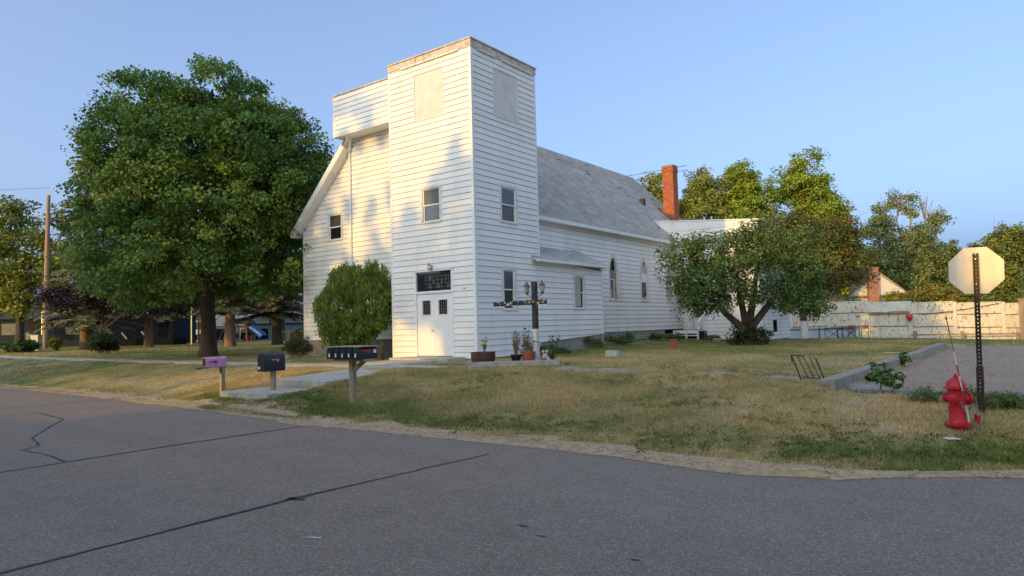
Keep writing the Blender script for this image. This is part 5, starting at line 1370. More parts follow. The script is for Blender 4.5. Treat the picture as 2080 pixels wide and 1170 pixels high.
mb.f = [tuple(range(8)), tuple(range(15, 7, -1))] + [(k, 8 + k, 8 + (k + 1) % 8, (k + 1) % 8) for k in range(8)]
pl_ = mb.build('sign_plate', M_ALU, t)
mb = MB()
for s in (.0035,):
    for k in range(8): aa = math.pi / 8 + k * math.pi / 4; mb.v.append(tuple(c + rc * R8 * .99 * math.cos(aa) + ucv * R8 * .99 * math.sin(aa) + fc * .0045))
mb.f = [tuple(range(8))]; mb.build('sign_face', M_RED, pl_)
mb = MB()
for z in (1.72, 2.05): mb.tube([up_(z) - f2 * .03, up_(z) + f2 * .06], .009, 6)
mb.build('bolt', M_METAL, t)

# ------------------------------------------------------------------ cross with lanterns, timber bed, planters
M_CROSS = mat('cross_paint', (.016, .017, .022), .5, .3, 8, .3, 30, dirt=(.62, .60, .57), dirt_amt=.95, dirt_scale=5.5, dirt_lo=.60, dirt_hi=.63)
M_CROSSB = mat('cross_bar_paint', (.016, .017, .022), .5, .3, 8, .3, 30, dirt=(.66, .64, .60), dirt_amt=.95, dirt_scale=9, dirt_lo=.56, dirt_hi=.585)
M_CROSSW = mat('cross_white', (.66, .65, .62), .7, .1, 8, .3, 30, dirt=(.30, .26, .22), dirt_amt=.7, dirt_scale=7, dirt_lo=.55, dirt_hi=.62)
cx, cy, cz = 3.71, -2.1, .06
t = thing('cross', 'black and white peeling wooden cross with two lanterns standing in the timber bed', 'cross', (cx, cy, cz))
mb = MB(); mb.box(cx - .06, cx + .06, cy - .06, cy + .06, .95, 2.15); mb.build('upright', M_CROSS, t, bevel=.006)
mb = MB(); mb.box(cx - .062, cx + .062, cy - .062, cy + .062, -.05, .948); mb.build('white_base', M_CROSSW, t, bevel=.006)
mb = MB(); mb.box(cx - .065, cx + .065, cy - .065, cy + .065, .62, .635); mb.build('strap', M_IRON, t)
mb = MB(); mb.box(cx - 1.27, cx + .42, cy - .105, cy - .064, 1.56, 1.685); mb.build('crossbar', M_CROSSB, t, bevel=.004)
g = random.Random(2)
for k in range(16):
    u = cx - 1.2 + g.random() * 1.55; mb = MB(); s = g.uniform(.02, .06); mb.quad((u, cy - .108, 1.565), (u + s, cy - .108, 1.565), (u + s * .8, cy - .112, 1.565 - g.uniform(.01, .05)), (u + s * .3, cy - .114, 1.555)); mb.build('paint_flake', M_CROSSW, t)
def lantern(label, s):
    px = cx + s * .24
    o = thing('lantern', label, 'lantern', (px, cy, 1.86), 'lanterns on the cross'); M_BR = mat('lantern_bronze', (.16, .13, .10), .5, metal=.5)
    mb = MB(); mb.tube([(cx + s * .058, cy, 1.80), (cx + s * .12, cy, 1.77), (cx + s * .18, cy, 1.80), (px, cy, 1.84)], .011, 6); mb.lathe([(.01, 0), (.04, .02), (.05, .05)], (px, cy, 1.83), 10); mb.build('bracket', mat('lantern_copper', (.32, .15, .10), .5, metal=.4), o, smoothed=True)
    mb = MB(); mb.lathe([(.04, 0), (.068, .10), (.075, .16)], (px, cy, 1.885), 6); mb.build('glass', mat('lantern_glass', (.45, .44, .40), .12, spec=.8), o)
    mb = MB(); mb.lathe([(.088, 0), (.06, .04), (.025, .08), (.012, .10), (.018, .115), (.003, .15)], (px, cy, 2.045), 10); mb.build('roof', M_BR, o, smoothed=True)
    mb = MB()
    for k in range(6): aa = k * math.pi / 3; mb.tube([(px + .042 * math.cos(aa), cy + .042 * math.sin(aa), 1.88), (px + .079 * math.cos(aa), cy + .079 * math.sin(aa), 2.05)], .005, 4)
    mb.lathe([(.006, -.06), (.02, -.03), (.045, 0)], (px, cy, 1.885), 8); mb.build('cage', M_BR, o)
lantern('bronze lantern on the left arm bracket of the cross', -1); lantern('bronze lantern on the right arm bracket of the cross', 1)
bd = thing('planting_bed', 'low weathered timber bed in front of the cross', 'planting bed', (3.3, -3.0, 0)); A = np.array([2.80, -3.70]); Bq = np.array([4.52, -2.33]); nn = np.array([-.62, .78])
M_TIMB = mat('bed_timber', (.42, .40, .34), .9, .2, 6, .5, 40, dirt=(.14, .12, .10), dirt_amt=.5, dirt_scale=4)
def timber(a, b, z0, z1, w=.09):
    mb = MB(); a = np.array([*a, (z0 + z1) / 2]); b = np.array([*b, (z0 + z1) / 2]); mb.bar(a, b, w, z1 - z0); mb.build('timber', M_TIMB, bd, bevel=.008)
timber(A, Bq, -.12, .05); timber(A + [.004, 0], Bq, .055, .185)
timber(A + nn * .05, A + nn * 1.0, -.1, .17); timber(Bq + nn * .05, Bq + nn * .95, -.1, .17)
mb = MB(); P = [A + nn * .04, Bq + nn * .04, Bq + nn * .95, A + nn * .95]; mb.quad(*[(*q, .125) for q in P]); mb.build('soil', mat('soil', (.08, .062, .045), .95, .3, 9, .8, 50), bd)
M_BARREL = mat('barrel_wood', (.11, .052, .035), .8, .3, 7, .4, 30, stretch=(1, 1, .2)); M_TERRA = mat('terracotta', (.36, .105, .055), .8, .15, 6, dirt=(.25, .12, .08), dirt_amt=.5, dirt_scale=4)
bx_, by_ = 2.62, -2.90; bz_ = .10
t = thing('barrel_planter', 'half barrel planter of dark staves at the left end of the timber bed', 'planter', (bx_, by_, .10))
for k in range(20):
    a0 = 2 * math.pi * k / 20; a1 = 2 * math.pi * (k + .93) / 20; mb = MB()
    pr_ = [(.27, 0), (.31, .15), (.315, .30)]
    for (r0, z0), (r1, z1) in zip(pr_[:-1], pr_[1:]):
        o = [(bx_ + r0 * math.cos(a0), by_ + r0 * math.sin(a0), z0 + bz_), (bx_ + r0 * math.cos(a1), by_ + r0 * math.sin(a1), z0 + bz_), (bx_ + (r0 - .03) * math.cos(a1), by_ + (r0 - .03) * math.sin(a1), z0 + bz_), (bx_ + (r0 - .03) * math.cos(a0), by_ + (r0 - .03) * math.sin(a0), z0 + bz_)]
        p_ = [(bx_ + r1 * math.cos(a0), by_ + r1 * math.sin(a0), z1 + bz_), (bx_ + r1 * math.cos(a1), by_ + r1 * math.sin(a1), z1 + bz_), (bx_ + (r1 - .03) * math.cos(a1), by_ + (r1 - .03) * math.sin(a1), z1 + bz_), (bx_ + (r1 - .03) * math.cos(a0), by_ + (r1 - .03) * math.sin(a0), z1 + bz_)]
        mb.hexa(o + p_)
    mb.build('stave', M_BARREL, t)
mb = MB(); mb.lathe([(.288, 0), (.293, .03)], (bx_, by_, .19), 24); mb.lathe([(.275, .0), (.28, .16)], (bx_, by_, .17), 20); mb.build('hoop_and_soil', mat('soil', (.08, .06, .04)), t)
def pot(name, label, x, y, z, r0, r1, h, m):
    t = thing(name, label, 'planter', (x, y, z)); mb = MB(); mb.lathe([(r0, 0), (r1, h * .85), (r1 * 1.08, h * .85), (r1 * 1.08, h), (r1 * .95, h), (r1 * .9, h * .9)], (x, y, z), 18); mb.build('pot', m, t, smoothed=True); mb = MB(); mb.lathe([(r1 * .9, 0), (r1 * .9, .01)], (x, y, z + h * .9), 16); mb.build('soil', mat('soil', (.08, .06, .04)), t); return t
pot('plant_pot', 'black plastic plant pot in the bed left of the cross', 3.32, -2.44, .125, .10, .135, .19, mat('plastic_black', (.016, .016, .018), .5))
pot('plant_pot', 'terracotta plant pot in the bed against the cross', 3.58, -2.28, .125, .13, .165, .27, M_TERRA)
pot('plant_pot', 'dark plant pot by the wall between arborvitae and door', -4.05, -.35, .0, .15, .19, .32, mat('pot_dark', (.045, .04, .036), .7))
def stalks(name, label, x, y, z, n, h, spread, col, alt, seed, leafs=True, leaf=(.07, .03), parent_cat='plant'):
    g = np.random.default_rng(seed); t = thing(name, label, parent_cat, (x, y, z)); mb = MB(); Ps = []
    for k in range(n):
        a = g.uniform(0, 6.28); e = np.array([x, y, z]) + [spread * math.cos(a) * g.random(), spread * math.sin(a) * g.random(), h * g.uniform(.55, 1)]; s = np.array([x, y, z]) + g.normal(0, .03, 3) * [1, 1, 0]
        mb.tube([s, (s + e) / 2 + g.normal(0, .02, 3), e], [.005, .004, .002], 4, cap=False)
        for j in range(7): Ps.append(s + (e - s) * g.uniform(.25, 1.02) + g.normal(0, .025, 3))
    mb.build('stem', mat('dry_stalk', (.33, .26, .15), .9) if not leafs else mat('green_stalk', (.09, .11, .04), .8), t)
    Ps = np.array(Ps); V, F, C = leaves(Ps, leaf[0], leaf[1], hue(np.arange(len(Ps)), g, col, alt), g); fast_mesh('foliage', V, F, M_LEAF, t, cols=C); return t
stalks('dry_plant', 'dead straw-coloured stalks standing in the black pot', 3.32, -2.44, .29, 34, .62, .16, (.30, .23, .12), (.2, .16, .09), 1, False, (.09, .018))
stalks('potted_plant', 'leggy dry plant in the terracotta pot', 3.57, -2.28, .37, 26, .45, .16, (.22, .17, .08), (.11, .12, .04), 2, False)
stalks('tall_plant', 'tall green leafy plant behind the pots', 3.30, -2.05, .05, 10, 1.0, .32, (.06, .11, .025), (.12, .17, .03), 3, True, (.10, .05))
stalks('weed_plant', 'dark leafy weed behind the cross base', 3.98, -1.75, .03, 12, .75, .18, (.035, .07, .02), (.07, .11, .03), 4, True, (.10, .05))
t = stalks('flower_plant', 'green sprig with a pale yellow flower in the half barrel', 2.68, -2.90, .34, 7, .52, .12, (.05, .10, .025), (.11, .16, .03), 5, True, (.08, .035))
mb = MB(); mb.lathe([(.03, -.02), (.06, 0), (.07, .03), (.05, .06), (.01, .07)], (2.66, -2.93, .58), 10); mb.build('flower', mat('flower_yellow', (.62, .55, .16), .7, .2, 30), t, smoothed=True)
mb = MB(); mb.tube([(2.66, -2.93, .3), (2.66, -2.93, .58)], .012, 6); mb.build('flower_stem', mat('stem_pale', (.45, .42, .3), .8), t)
stalks('potted_plant', 'dry sprigs in the dark pot by the church wall', -4.05, -.35, .30, 12, .3, .15, (.16, .12, .05), (.1, .09, .04), 6, False)
# seated dog figurine
dx, dy, dz = 3.93, -2.02, .125
t = thing('dog_statue', 'small white dog figurine with dark muzzle sitting beside the cross', 'statue', (dx, dy, dz))
M_DOG = mat('statue_white', (.68, .66, .61), .7, .1, 9, dirt=(.35, .30, .22), dirt_amt=.5, dirt_scale=12)
fw = np.array([.5, -.86, 0]); rr_ = np.array([.86, .5, 0]); o_ = np.array([dx, dy, dz])
def dp(a, b, c): return o_ + fw * a + rr_ * b + np.array([0, 0, c])
def skin(name, chains, m, parent):
    """body grown round joint chains of (point, radius)"""
    me = bpy.data.meshes.new(name); vs = []; es = []; rs = []
    base = wloc(parent)
    for ch_ in chains:
        prev = None
        for p_, r_ in ch_:
            hit = [k for k, q in enumerate(vs) if np.linalg.norm(q - p_) < 1e-6]
            if hit: k = hit[0]
            else: vs.append(np.array(p_, float)); rs.append(r_); k = len(vs) - 1
            if prev is not None: es.append((prev, k))
            prev = k
    me.from_pydata([tuple(v - base) for v in vs], es, []); o = bpy.data.objects.new(name, me); COL.objects.link(o); o.parent = parent; me.materials.append(m)
    sk = o.modifiers.new('skin', 'SKIN'); sk.use_smooth_shade = True
    for k, r_ in enumerate(rs): me.skin_vertices[0].data[k].radius = (r_, r_)
    me.skin_vertices[0].data[0].use_root = True
    s = o.modifiers.new('sub', 'SUBSURF'); s.levels = 1; s.render_levels = 2; return o
hip, ch_, nk, hd = dp(-.08, 0, .07), dp(.03, 0, .14), dp(.055, 0, .20), dp(.075, 0, .245)
body = skin('body', [[(hip, .075), (ch_, .06), (nk, .042), (hd, .05), (dp(.13, 0, .232), .028)], [(ch_, .06), (dp(.055, .045, .07), .024), (dp(.06, .045, .012), .02), (dp(.09, .045, .012), .018)], [(ch_, .06), (dp(.055, -.045, .07), .024), (dp(.06, -.045, .012), .02), (dp(.09, -.045, .012), .018)],
                [(hip, .075), (dp(-.02, .07, .05), .035), (dp(.03, .075, .015), .02)], [(hip, .075), (dp(-.02, -.07, .05), .035), (dp(.03, -.075, .015), .02)], [(hip, .075), (dp(-.16, .03, .02), .016), (dp(-.17, .10, .015), .012)]], M_DOG, t)
mb = MB(); mb.lathe([(.0, -.028), (.022, -.018), (.028, 0), (.02, .018), (.0, .026)], tuple(dp(.145, 0, .235)), 10); mb.build('muzzle', mat('statue_dark', (.03, .028, .026), .6), t, smoothed=True)
for s in (-1, 1):
    mb = MB(); mb.tube([dp(.06, s * .035, .285), dp(.055, s * .058, .27), dp(.06, s * .062, .225)], [.012, .02, .012], 7); mb.build('ear', M_DOG, t, smoothed=True)
t = thing('grass_tuft', 'dry ornamental grass tuft in front of the dog figurine', 'plant', (4.02, -2.22, .05)); P = []; g = np.random.default_rng(3); V = []
for k in range(60):
    a = g.uniform(0, 6.28); s = np.array([4.0, -2.22, .12]) + g.normal(0, .03, 3) * [1, 1, 0]; e = s + [.07 * math.cos(a), .07 * math.sin(a), g.uniform(.08, .2)]; w = np.array([-math.sin(a), math.cos(a), 0]) * .005; V += [s - w, s + w, e]
fast_mesh('blades', V, np.arange(len(V)).reshape(-1, 3), M_GRASS, t, cols=np.tile([.26, .22, .10], (len(V), 1)))
# ------------------------------------------------------------------ iron railing, litter, small things on the lawn
t = thing('railing_section', 'broken leaning black iron railing at the end of the sidewalk', 'railing', (10.6, -3.3, -.12))
z0 = gz(10.45, -3.3)
A = np.array([10.43, -3.25, z0]); Bq = np.array([10.88, -3.42, z0 - .02]); U = np.array([-.16, -.06, .46]); 
def rl(p, q, w, nm): mb = MB(); mb.bar(p, q, w, w); mb.build(nm, M_IRON, t)
for k in range(5):
    f = k / 4; s = A + (Bq - A) * f; top = s + U * (1.0 if k < 3 else .95)
    rl(s + np.array([0, 0, (-.06 if k in (0, 4) else .05)]), top, .022 if k in (0, 4) else .014, 'post' if k in (0, 4) else 'baluster')
rl(A + [0, 0, .06], Bq + [0, 0, .05], .016, 'bottom_rail'); rl(A + U, A + (Bq - A) * .55 + U * 1.0, .018, 'top_rail'); rl(A + U, A + U * .78 + np.array([-.02, -.04, -.02]), .02, 'scroll_end')
M_PAPER = mat('paper_white', (.72, .72, .71), .8, .1, 20)
def litter(label, x, y, s, seed):
    g = random.Random(seed); z = gz(x, y) + .022; n = 5; mb = MB()
    P = [[(x + s * (i / n - .5) * 1.6 + g.uniform(-.1, .1) * s, y + s * (j / n - .5) + g.uniform(-.1, .1) * s, z + g.uniform(0, .3) * min(s, .15) * .5) for i in range(n + 1)] for j in range(n + 1)]
    for j in range(n):
        for i in range(n):
            if g.random() < .85: mb.quad(P[j][i], P[j][i + 1], P[j + 1][i + 1], P[j + 1][i])
    o = mb.build('litter', M_PAPER); tag(o, label, 'litter', 'litter on the lawn')
litter('crumpled white paper lying in front of the hydrant', 13.03, -6.98, .11, 1); litter('flat white plastic scrap on the side lawn near the curb', 10.4, 6.9, .34, 2)
litter('small white scrap near the terracotta pipe', 4.15, 5.6, .12, 3); litter('tiny white scrap on the sidewalk near the concrete block', 5.07, .1, .13, 4); litter('white scrap by the far end of the curb', 9.6, 15.5, .2, 5)
litter('small white scrap in the grass below the mailbox row', 1.6, -7.3, .07, 6)
t = thing('concrete_block', 'loose grey concrete block lying on the side lawn', 'concrete block', (3.45, 2.35, gz(3.45, 2.35))); z = gz(3.45, 2.35)
mb = MB()
for (a, b, c, d) in [(-.2, .2, -.1, -.065), (-.2, .2, .065, .1), (-.2, -.165, -.065, .065), (.165, .2, -.065, .065), (-.02, .02, -.065, .065)]: mb.box(3.45 + a, 3.45 + b, 2.35 + c, 2.35 + d, z, z + .19)
mb.build('block_shell', mat('block_light', (.46, .45, .42), .95, .15, 8, .5, 60), t)
t = thing('clay_pipe', 'short terracotta clay pipe standing on the side lawn', 'clay pipe', (2.97, 7.9, gz(2.97, 7.9))); z = gz(2.97, 7.9)
mb = MB(); mb.lathe([(.145, -.03), (.14, .30), (.155, .31), (.155, .36), (.12, .36), (.12, .02)], (2.97, 7.9, z), 22); mb.build('pipe', M_TERRA, t, smoothed=True)
t = thing('brick_ring', 'ring of reddish bricks around the white-painted tree trunk', 'bricks', (4.95, 18.6, 0)); M_RB = mat('edging_brick', (.28, .15, .11), .9, .3, 6)
bm_ = MB(); bm_.box(-.11, .11, -.05, .05, -.04, .06); pb = None
for k in range(18):
    a = 2 * math.pi * k / 18; x, y = 4.95 + .62 * math.cos(a), 18.6 + .62 * math.sin(a)
    if pb is None: pb = bm_.build('brick', M_RB, t, local=True); o = pb
    else: o = pb.copy(); COL.objects.link(o)
    o.location = (x - 4.95, y - 18.6, gz(x, y) + .03); o.rotation_euler = (0, 0, a + math.pi / 2 + random.Random(k).uniform(-.2, .2))
for (x, y, lb_) in [(4.9, 14.0, 'pale square block on the lawn between the two fruit trees'), (1.5, 16.2, 'tan rounded stone near the rear landing')]:
    mb = MB(); z = gz(x, y); mb.obox((x, y, z + .07), (.17, .05, 0), (-.04, .12, 0), (.01, 0, .10)); tag(mb.build('stone', M_CONC, bevel=.03), lb_, 'stone')
# boards and blocks behind the mailbox row
t = thing('timber_pile', 'stacked timber and wooden box near the arborvitae base', 'timber', (-5.0, -.9, 0))
for (x0, x1, y0, y1, z0, z1) in [(-6.0, -4.6, -.9, -.7, .0, .12), (-5.9, -4.7, -.88, -.72, .125, .22)]:
    mb = MB(); mb.box(x0, x1, y0, y1, z0, z1); mb.build('timber', M_POST, t, bevel=.01)
mb = MB(); mb.box(-4.75, -4.35, -1.25, -.95, -.02, .26); o = mb.build('crate', mat('crate_pale', (.45, .38, .29), .85, .2, 6), bevel=.01); tag(o, 'pale wooden box standing in front of the arborvitae', 'box')
M_STONE = mat('field_stone', (.25, .22, .18), .95, .3, 4, .8, 20)
g = random.Random(9)
for k in range(5):
    x, y = -10.6 + k * .42, -.55 + g.uniform(-.1, .1); mb = MB(); s = g.uniform(.14, .2); mb.lathe([(s * .3, -.05), (s, 0), (s * .95, .08), (s * .6, .15), (.02, .17)], (x, y, gz(x, y)), 7); tag(mb.build('field_stone', M_STONE), ['leftmost', 'second', 'middle', 'fourth', 'rightmost'][k] + ' brown field stone edging the shrub at the church left corner', 'stone', 'edging stones')
# weeds by the curb
def sumac(label, x, y, h, n, seed):
    g = np.random.default_rng(seed); z = gz(x, y) if x < 11 else -.25
    t = thing('sapling', label, 'sapling', (x, y, z), 'saplings by the curb'); mb = MB(); Ps = []; 
    for k in range(n):
        a = g.uniform(0, 6.28); zz = z + h * g.uniform(.25, .95); L = h * .55 * g.uniform(.6, 1)
        s = np.array([x, y, zz]); e = s + [L * math.cos(a), L * math.sin(a), L * .25]; mb.tube([s, (s + e) / 2 + [0, 0, .05], e], [.005, .004, .002], 4, cap=False)
        for j in range(11): Ps.append(s + (e - s) * (.2 + .08 * j) + g.normal(0, .03, 3))
    mb.tube([(x, y, z - .02), (x + .02, y, z + h * .5), (x, y, z + h)], [.012, .009, .004], 5); mb.build('stem', mat('green_stalk', (.09, .11, .04)), t)
    Ps = np.array(Ps); V, F, C = leaves(Ps, .12, .06, hue(np.arange(len(Ps)), g, (.06, .15, .02), (.13, .24, .03)), g, up=.6); fast_mesh('foliage', V, F, M_LEAF, t, cols=C)
sumac('bright green leafy sapling at the near end of the curb', 11.7, -3.3, .46, 13, 1); sumac('small green sapling right of the leafy curb sapling', 11.95, -3.75, .30, 7, 2); sumac('green weed growing against the curb face further back', 11.2, 3.2, .32, 9, 3)
small_shrub('weed_clump', 'dark low weeds beside the curb near the leaning railing', (11.25, -1.2), (.35, .2, .22), 20, 22, (.07, .035), DG, 140, crad=.09, cat='weeds')
small_shrub('weed_clump', 'grass clump at the foot of the sign post', (13.35, -5.0), (.55, .35, .22), 34, 24, (.15, .014), ((.12, .18, .04), (.22, .26, .06)), 141, crad=.13, cat='weeds')
small_shrub('weed_clump', 'dark green grass clump behind the hydrant', (12.75, -4.7), (.6, .35, .18), 36, 24, (.15, .014), ((.11, .17, .04), (.2, .25, .06)), 142, crad=.13, cat='weeds')
# broad-leaved weeds along the lip of the lawn: one mass
g = np.random.default_rng(77); n = 1150; x = g.uniform(-2, 15.2, n); d = g.normal(.95, .32, n); y = edge_y(x) + d + .12 * np.sin(x * 1.7)
keep = (vnoise(x * 1.1, y * 1.1, 15) > .48) & ~((x > -1.7) & (x < .7) & (y > -7.6)); x = x[keep]; y = y[keep]
c = np.stack([x, y, ground_z(x, y) + .02], 1); ci = np.repeat(np.arange(len(c)), 14); P = c[ci] + g.normal(0, .05, (len(ci), 3)) * [1, 1, .25]
V, F, C = leaves(P, .05, .02, hue(ci, g, (.10, .17, .03), (.21, .26, .05)), g, up=.5); tag(fast_mesh('weeds', V, F, M_LEAF, cols=C), 'green weeds along the road lip of the lawn', 'weeds', kind='stuff')
g = np.random.default_rng(78); n = 1500; x = g.uniform(-1, 15, n); y = g.uniform(-8.2, -1.5, n); keep = (vnoise(x * .9, y * .9, 35) > .58) & ~on_paved(x, y); x = x[keep]; y = y[keep]
c = np.stack([x, y, ground_z(x, y) + .02], 1); ci = np.repeat(np.arange(len(c)), 22); P = c[ci] + g.normal(0, .045, (len(ci), 3)) * [1, 1, .5]
V, F, C = leaves(P, .07, .013, hue(ci, g, (.12, .18, .04), (.24, .26, .07)), g, up=.2); tag(fast_mesh('lawn_weeds', V, F, M_LEAF, cols=C), 'scattered green tufts in the dry lawn', 'weeds', kind='stuff')
# fallen leaves
t_ = MB(); g = random.Random(6)
for (x, y) in [(1.2, -8.0), (1.35, -8.05), (1.1, -7.95), (9.6, -7.6), (10.4, -7.2), (10.7, -7.3), (11.3, -6.6), (8.2, -7.9), (12.4, -7.2), (6.4, -7.7)] + [(g.uniform(-3, 14), g.uniform(-8.1, -2)) for _ in range(45)]:
    z = gz(x, y) + .03; s = g.uniform(.03, .05); t_.quad((x - s, y, z), (x, y - s * .7, z + .01), (x + s, y, z + .02), (x, y + s * .7, z))
tag(t_.build('fallen_leaves', mat('fallen_leaf', (.45, .25, .06), .8, .3, 20)), 'few yellow fallen leaves along the lawn edge', 'leaves', kind='stuff')

# ------------------------------------------------------------------ back fence and what stands before it
M_FENCE = mat('fence_panel', (.66, .595, .48), .85, .12, 2.5, .3, 30, dirt=(.10, .085, .07), dirt_amt=.85, dirt_scale=8, stretch=(1.3, 1.3, .5), dirt_lo=.56, dirt_hi=.62)
M_FPOST = mat('fence_post', (.66, .63, .56), .8, .1, 4, dirt=(.3, .26, .2), dirt_amt=.4, dirt_scale=5); M_FRAIL = mat('fence_rail', (.10, .09, .075), .9, .3, 6)
fn = thing('fence', 'long fence of peeling whitewashed panels behind the side lawn', 'fence', (6, 33, -.3))
PX = [-1.85, .5, 2.88, 5.25, 7.62, 9.99, 12.37, 14.74, 17.1]; FT = lambda x: np.interp(x, [-2, 2.8, 5.3, 13, 17], [2.2, 2.12, 2.02, 1.62, 1.5]); FB = lambda x: gz(x, 33) - .02
for k, x in enumerate(PX):
    mb = MB(); mb.box(x - .09, x + .09, 32.86, 33.04, FB(x) - .1, FT(x) + .05); mb.build('post', M_FPOST, fn)
for k in range(len(PX) - 1):
    a, b = PX[k] + .09, PX[k + 1] - .09; zt_ = FT((a + b) / 2); zb_ = FB((a + b) / 2); h = zt_ - zb_; gate = (k == 3)
    cuts = [zb_, zb_ + h * .345, zb_ + h * .70, zt_]
    for j in range(3):
        if gate and j == 2: continue
        if gate:
            for q in range(4):
                u0 = a + (b - a) * q / 4 + .008; u1 = a + (b - a) * (q + 1) / 4 - .008; mb = MB(); mb.box(u0, u1, 32.96, 32.99, cuts[j] + .02, cuts[j + 1] - .02); mb.build('panel', M_FENCE, fn)
        else:
            mb = MB(); mb.box(a, b, 32.95, 32.99, cuts[j] + .015, cuts[j + 1] - .015); mb.build('panel', M_FENCE, fn)
        mb = MB(); mb.box(a, b, 32.93, 32.985, cuts[j + 1] - .022, cuts[j + 1] + .022); mb.build('rail', M_FRAIL if j < 2 else M_FPOST, fn)
    if gate:
        mb = MB(); mb.box(a - .1, b + .1, 32.80, 32.95, cuts[2] - .03, cuts[2] + .08); mb.build('gate_beam', M_WOODOLD, fn)
        mb = MB(); mb.box(a, b, 32.96, 32.99, cuts[2] + .1, zt_); mb.build('panel', M_FPOST, fn)
mb = MB(); mb.tube([(8.2, 32.9, 1.1), (9.2, 32.88, 1.18), (10.4, 32.88, 1.32), (12.2, 32.9, 1.62)], .018, 5); mb.build('cable', M_IRON, fn)
t = thing('timber_rail', 'low horizontal timber rail on short posts in front of the fence', 'rail fence', (10.5, 32.2, -.4))
for x in (7.9, 10.35, 13): mb = MB(); mb.box(x - .09, x + .09, 32.15, 32.3, gz(x, 32.2) - .1, gz(x, 32.2) + .5); mb.build('post', M_WOODOLD, t)
mb = MB(); mb.box(7.7, 13.6, 32.10, 32.148, gz(10, 32) + .26, gz(10, 32) + .36); mb.build('rail', M_WOODOLD, t)
t = thing('wood_post', 'thick grey-brown wooden post at the right end of the fence', 'post', (13.3, 31.8, -.4)); mb = MB(); mb.box(13.12, 13.42, 31.65, 31.95, -.7, 1.75); mb.build('post_shaft', M_WOODOLD, t, bevel=.02); mb = MB(); mb.box(13.08, 13.46, 31.61, 31.99, 1.75, 1.82); mb.build('cap', M_WOODOLD, t)
t = thing('red_balloon', 'small red balloon hanging in front of the fence', 'balloon', (7.62, 32.6, .9)); mb = MB(); mb.lathe([(.01, -.24), (.10, -.16), (.20, .0), (.21, .08), (.15, .2), (.03, .24)], (7.62, 32.6, .93), 14); mb.build('balloon_skin', mat('balloon_red', (.72, .05, .04), .35, translucent=.2), t, smoothed=True); mb = MB(); mb.tube([(7.62, 32.6, .7), (7.62, 32.75, .3), (7.62, 32.84, .12)], .006, 4); mb.build('string', M_WHITE, t)
t = thing('pool_wall', 'low pale blue metal pool wall along the foot of the fence', 'pool', (2.2, 32.3, -.4)); M_POOL = mat('pool_blue', (.42, .50, .60), .5, .08, 2); M_PFR = mat('pool_frame', (.05, .07, .10), .5)
for k in range(4):
    a = .2 + k * 1.12; mb = MB(); mb.box(a + .03, a + 1.09, 32.1, 32.16, -.42, .30); mb.build('panel', M_POOL, t); mb = MB(); mb.box(a - .03, a + .03, 32.06, 32.17, -.5, .36); mb.build('upright', M_PFR, t)
mb = MB(); mb.box(.2, 4.7, 32.02, 32.2, .31, .36); mb.build('top_rail', M_PFR, t); mb = MB(); mb.box(.2, 4.7, 32.03, 32.095, -.42, -.33); mb.build('bottom_rail', M_PFR, t)
M_RUST = mat('rusty_steel', (.10, .055, .04), .8, .3, 12)
def xframe(label, x0, x1, y):
    z = gz(x0, y); t = thing('steel_frame', label, 'metal frame', ((x0 + x1) / 2, y, z), 'steel frames by the fence')
    def b_(p, q): mb = MB(); mb.bar(p, q, .035, .035); mb.build('bar', M_IRON, t)
    b_((x0, y, z), (x0, y, z + .75)); b_((x1, y, z), (x1, y, z + .75)); b_((x0, y, z + .73), (x1, y, z + .73)); b_((x0, y + .03, z + .02), (x1, y + .03, z + .7)); b_((x0, y - .03, z + .7), (x1, y - .03, z + .02))
xframe('left black X-braced steel frame standing before the pool wall', 3.0, 4.0, 31.2); xframe('right black X-braced steel frame standing before the pool wall', 4.06, 5.0, 31.2)
def fchair(label, x, y, m):
    z = gz(x, y); t = thing('folding_chair', label, 'chair', (x, y, z), 'folding chairs by the fence')
    for s in (-1, 1):
        mb = MB(); mb.tube([(x + s * .21, y - .22, z), (x + s * .21, y + .05, z + .45), (x + s * .21, y + .12, z + .84)], .014, 6); mb.build('leg', m, t); mb = MB(); mb.tube([(x + s * .19, y + .25, z), (x + s * .19, y - .15, z + .44)], .014, 6); mb.build('leg', m, t)
    mb = MB(); mb.box(x - .2, x + .2, y - .18, y + .18, z + .43, z + .46); mb.build('seat', m, t, bevel=.01); mb = MB(); mb.box(x - .21, x + .21, y + .10, y + .13, z + .64, z + .86); mb.build('backrest', m, t, bevel=.02)
fchair('tan folding chair at the right end of the pool wall', 5.35, 31.0, mat('chair_tan', (.30, .16, .10), .6)); fchair('reddish folding chair behind the X-braced frames', 4.5, 31.6, mat('chair_red', (.24, .07, .055), .6))

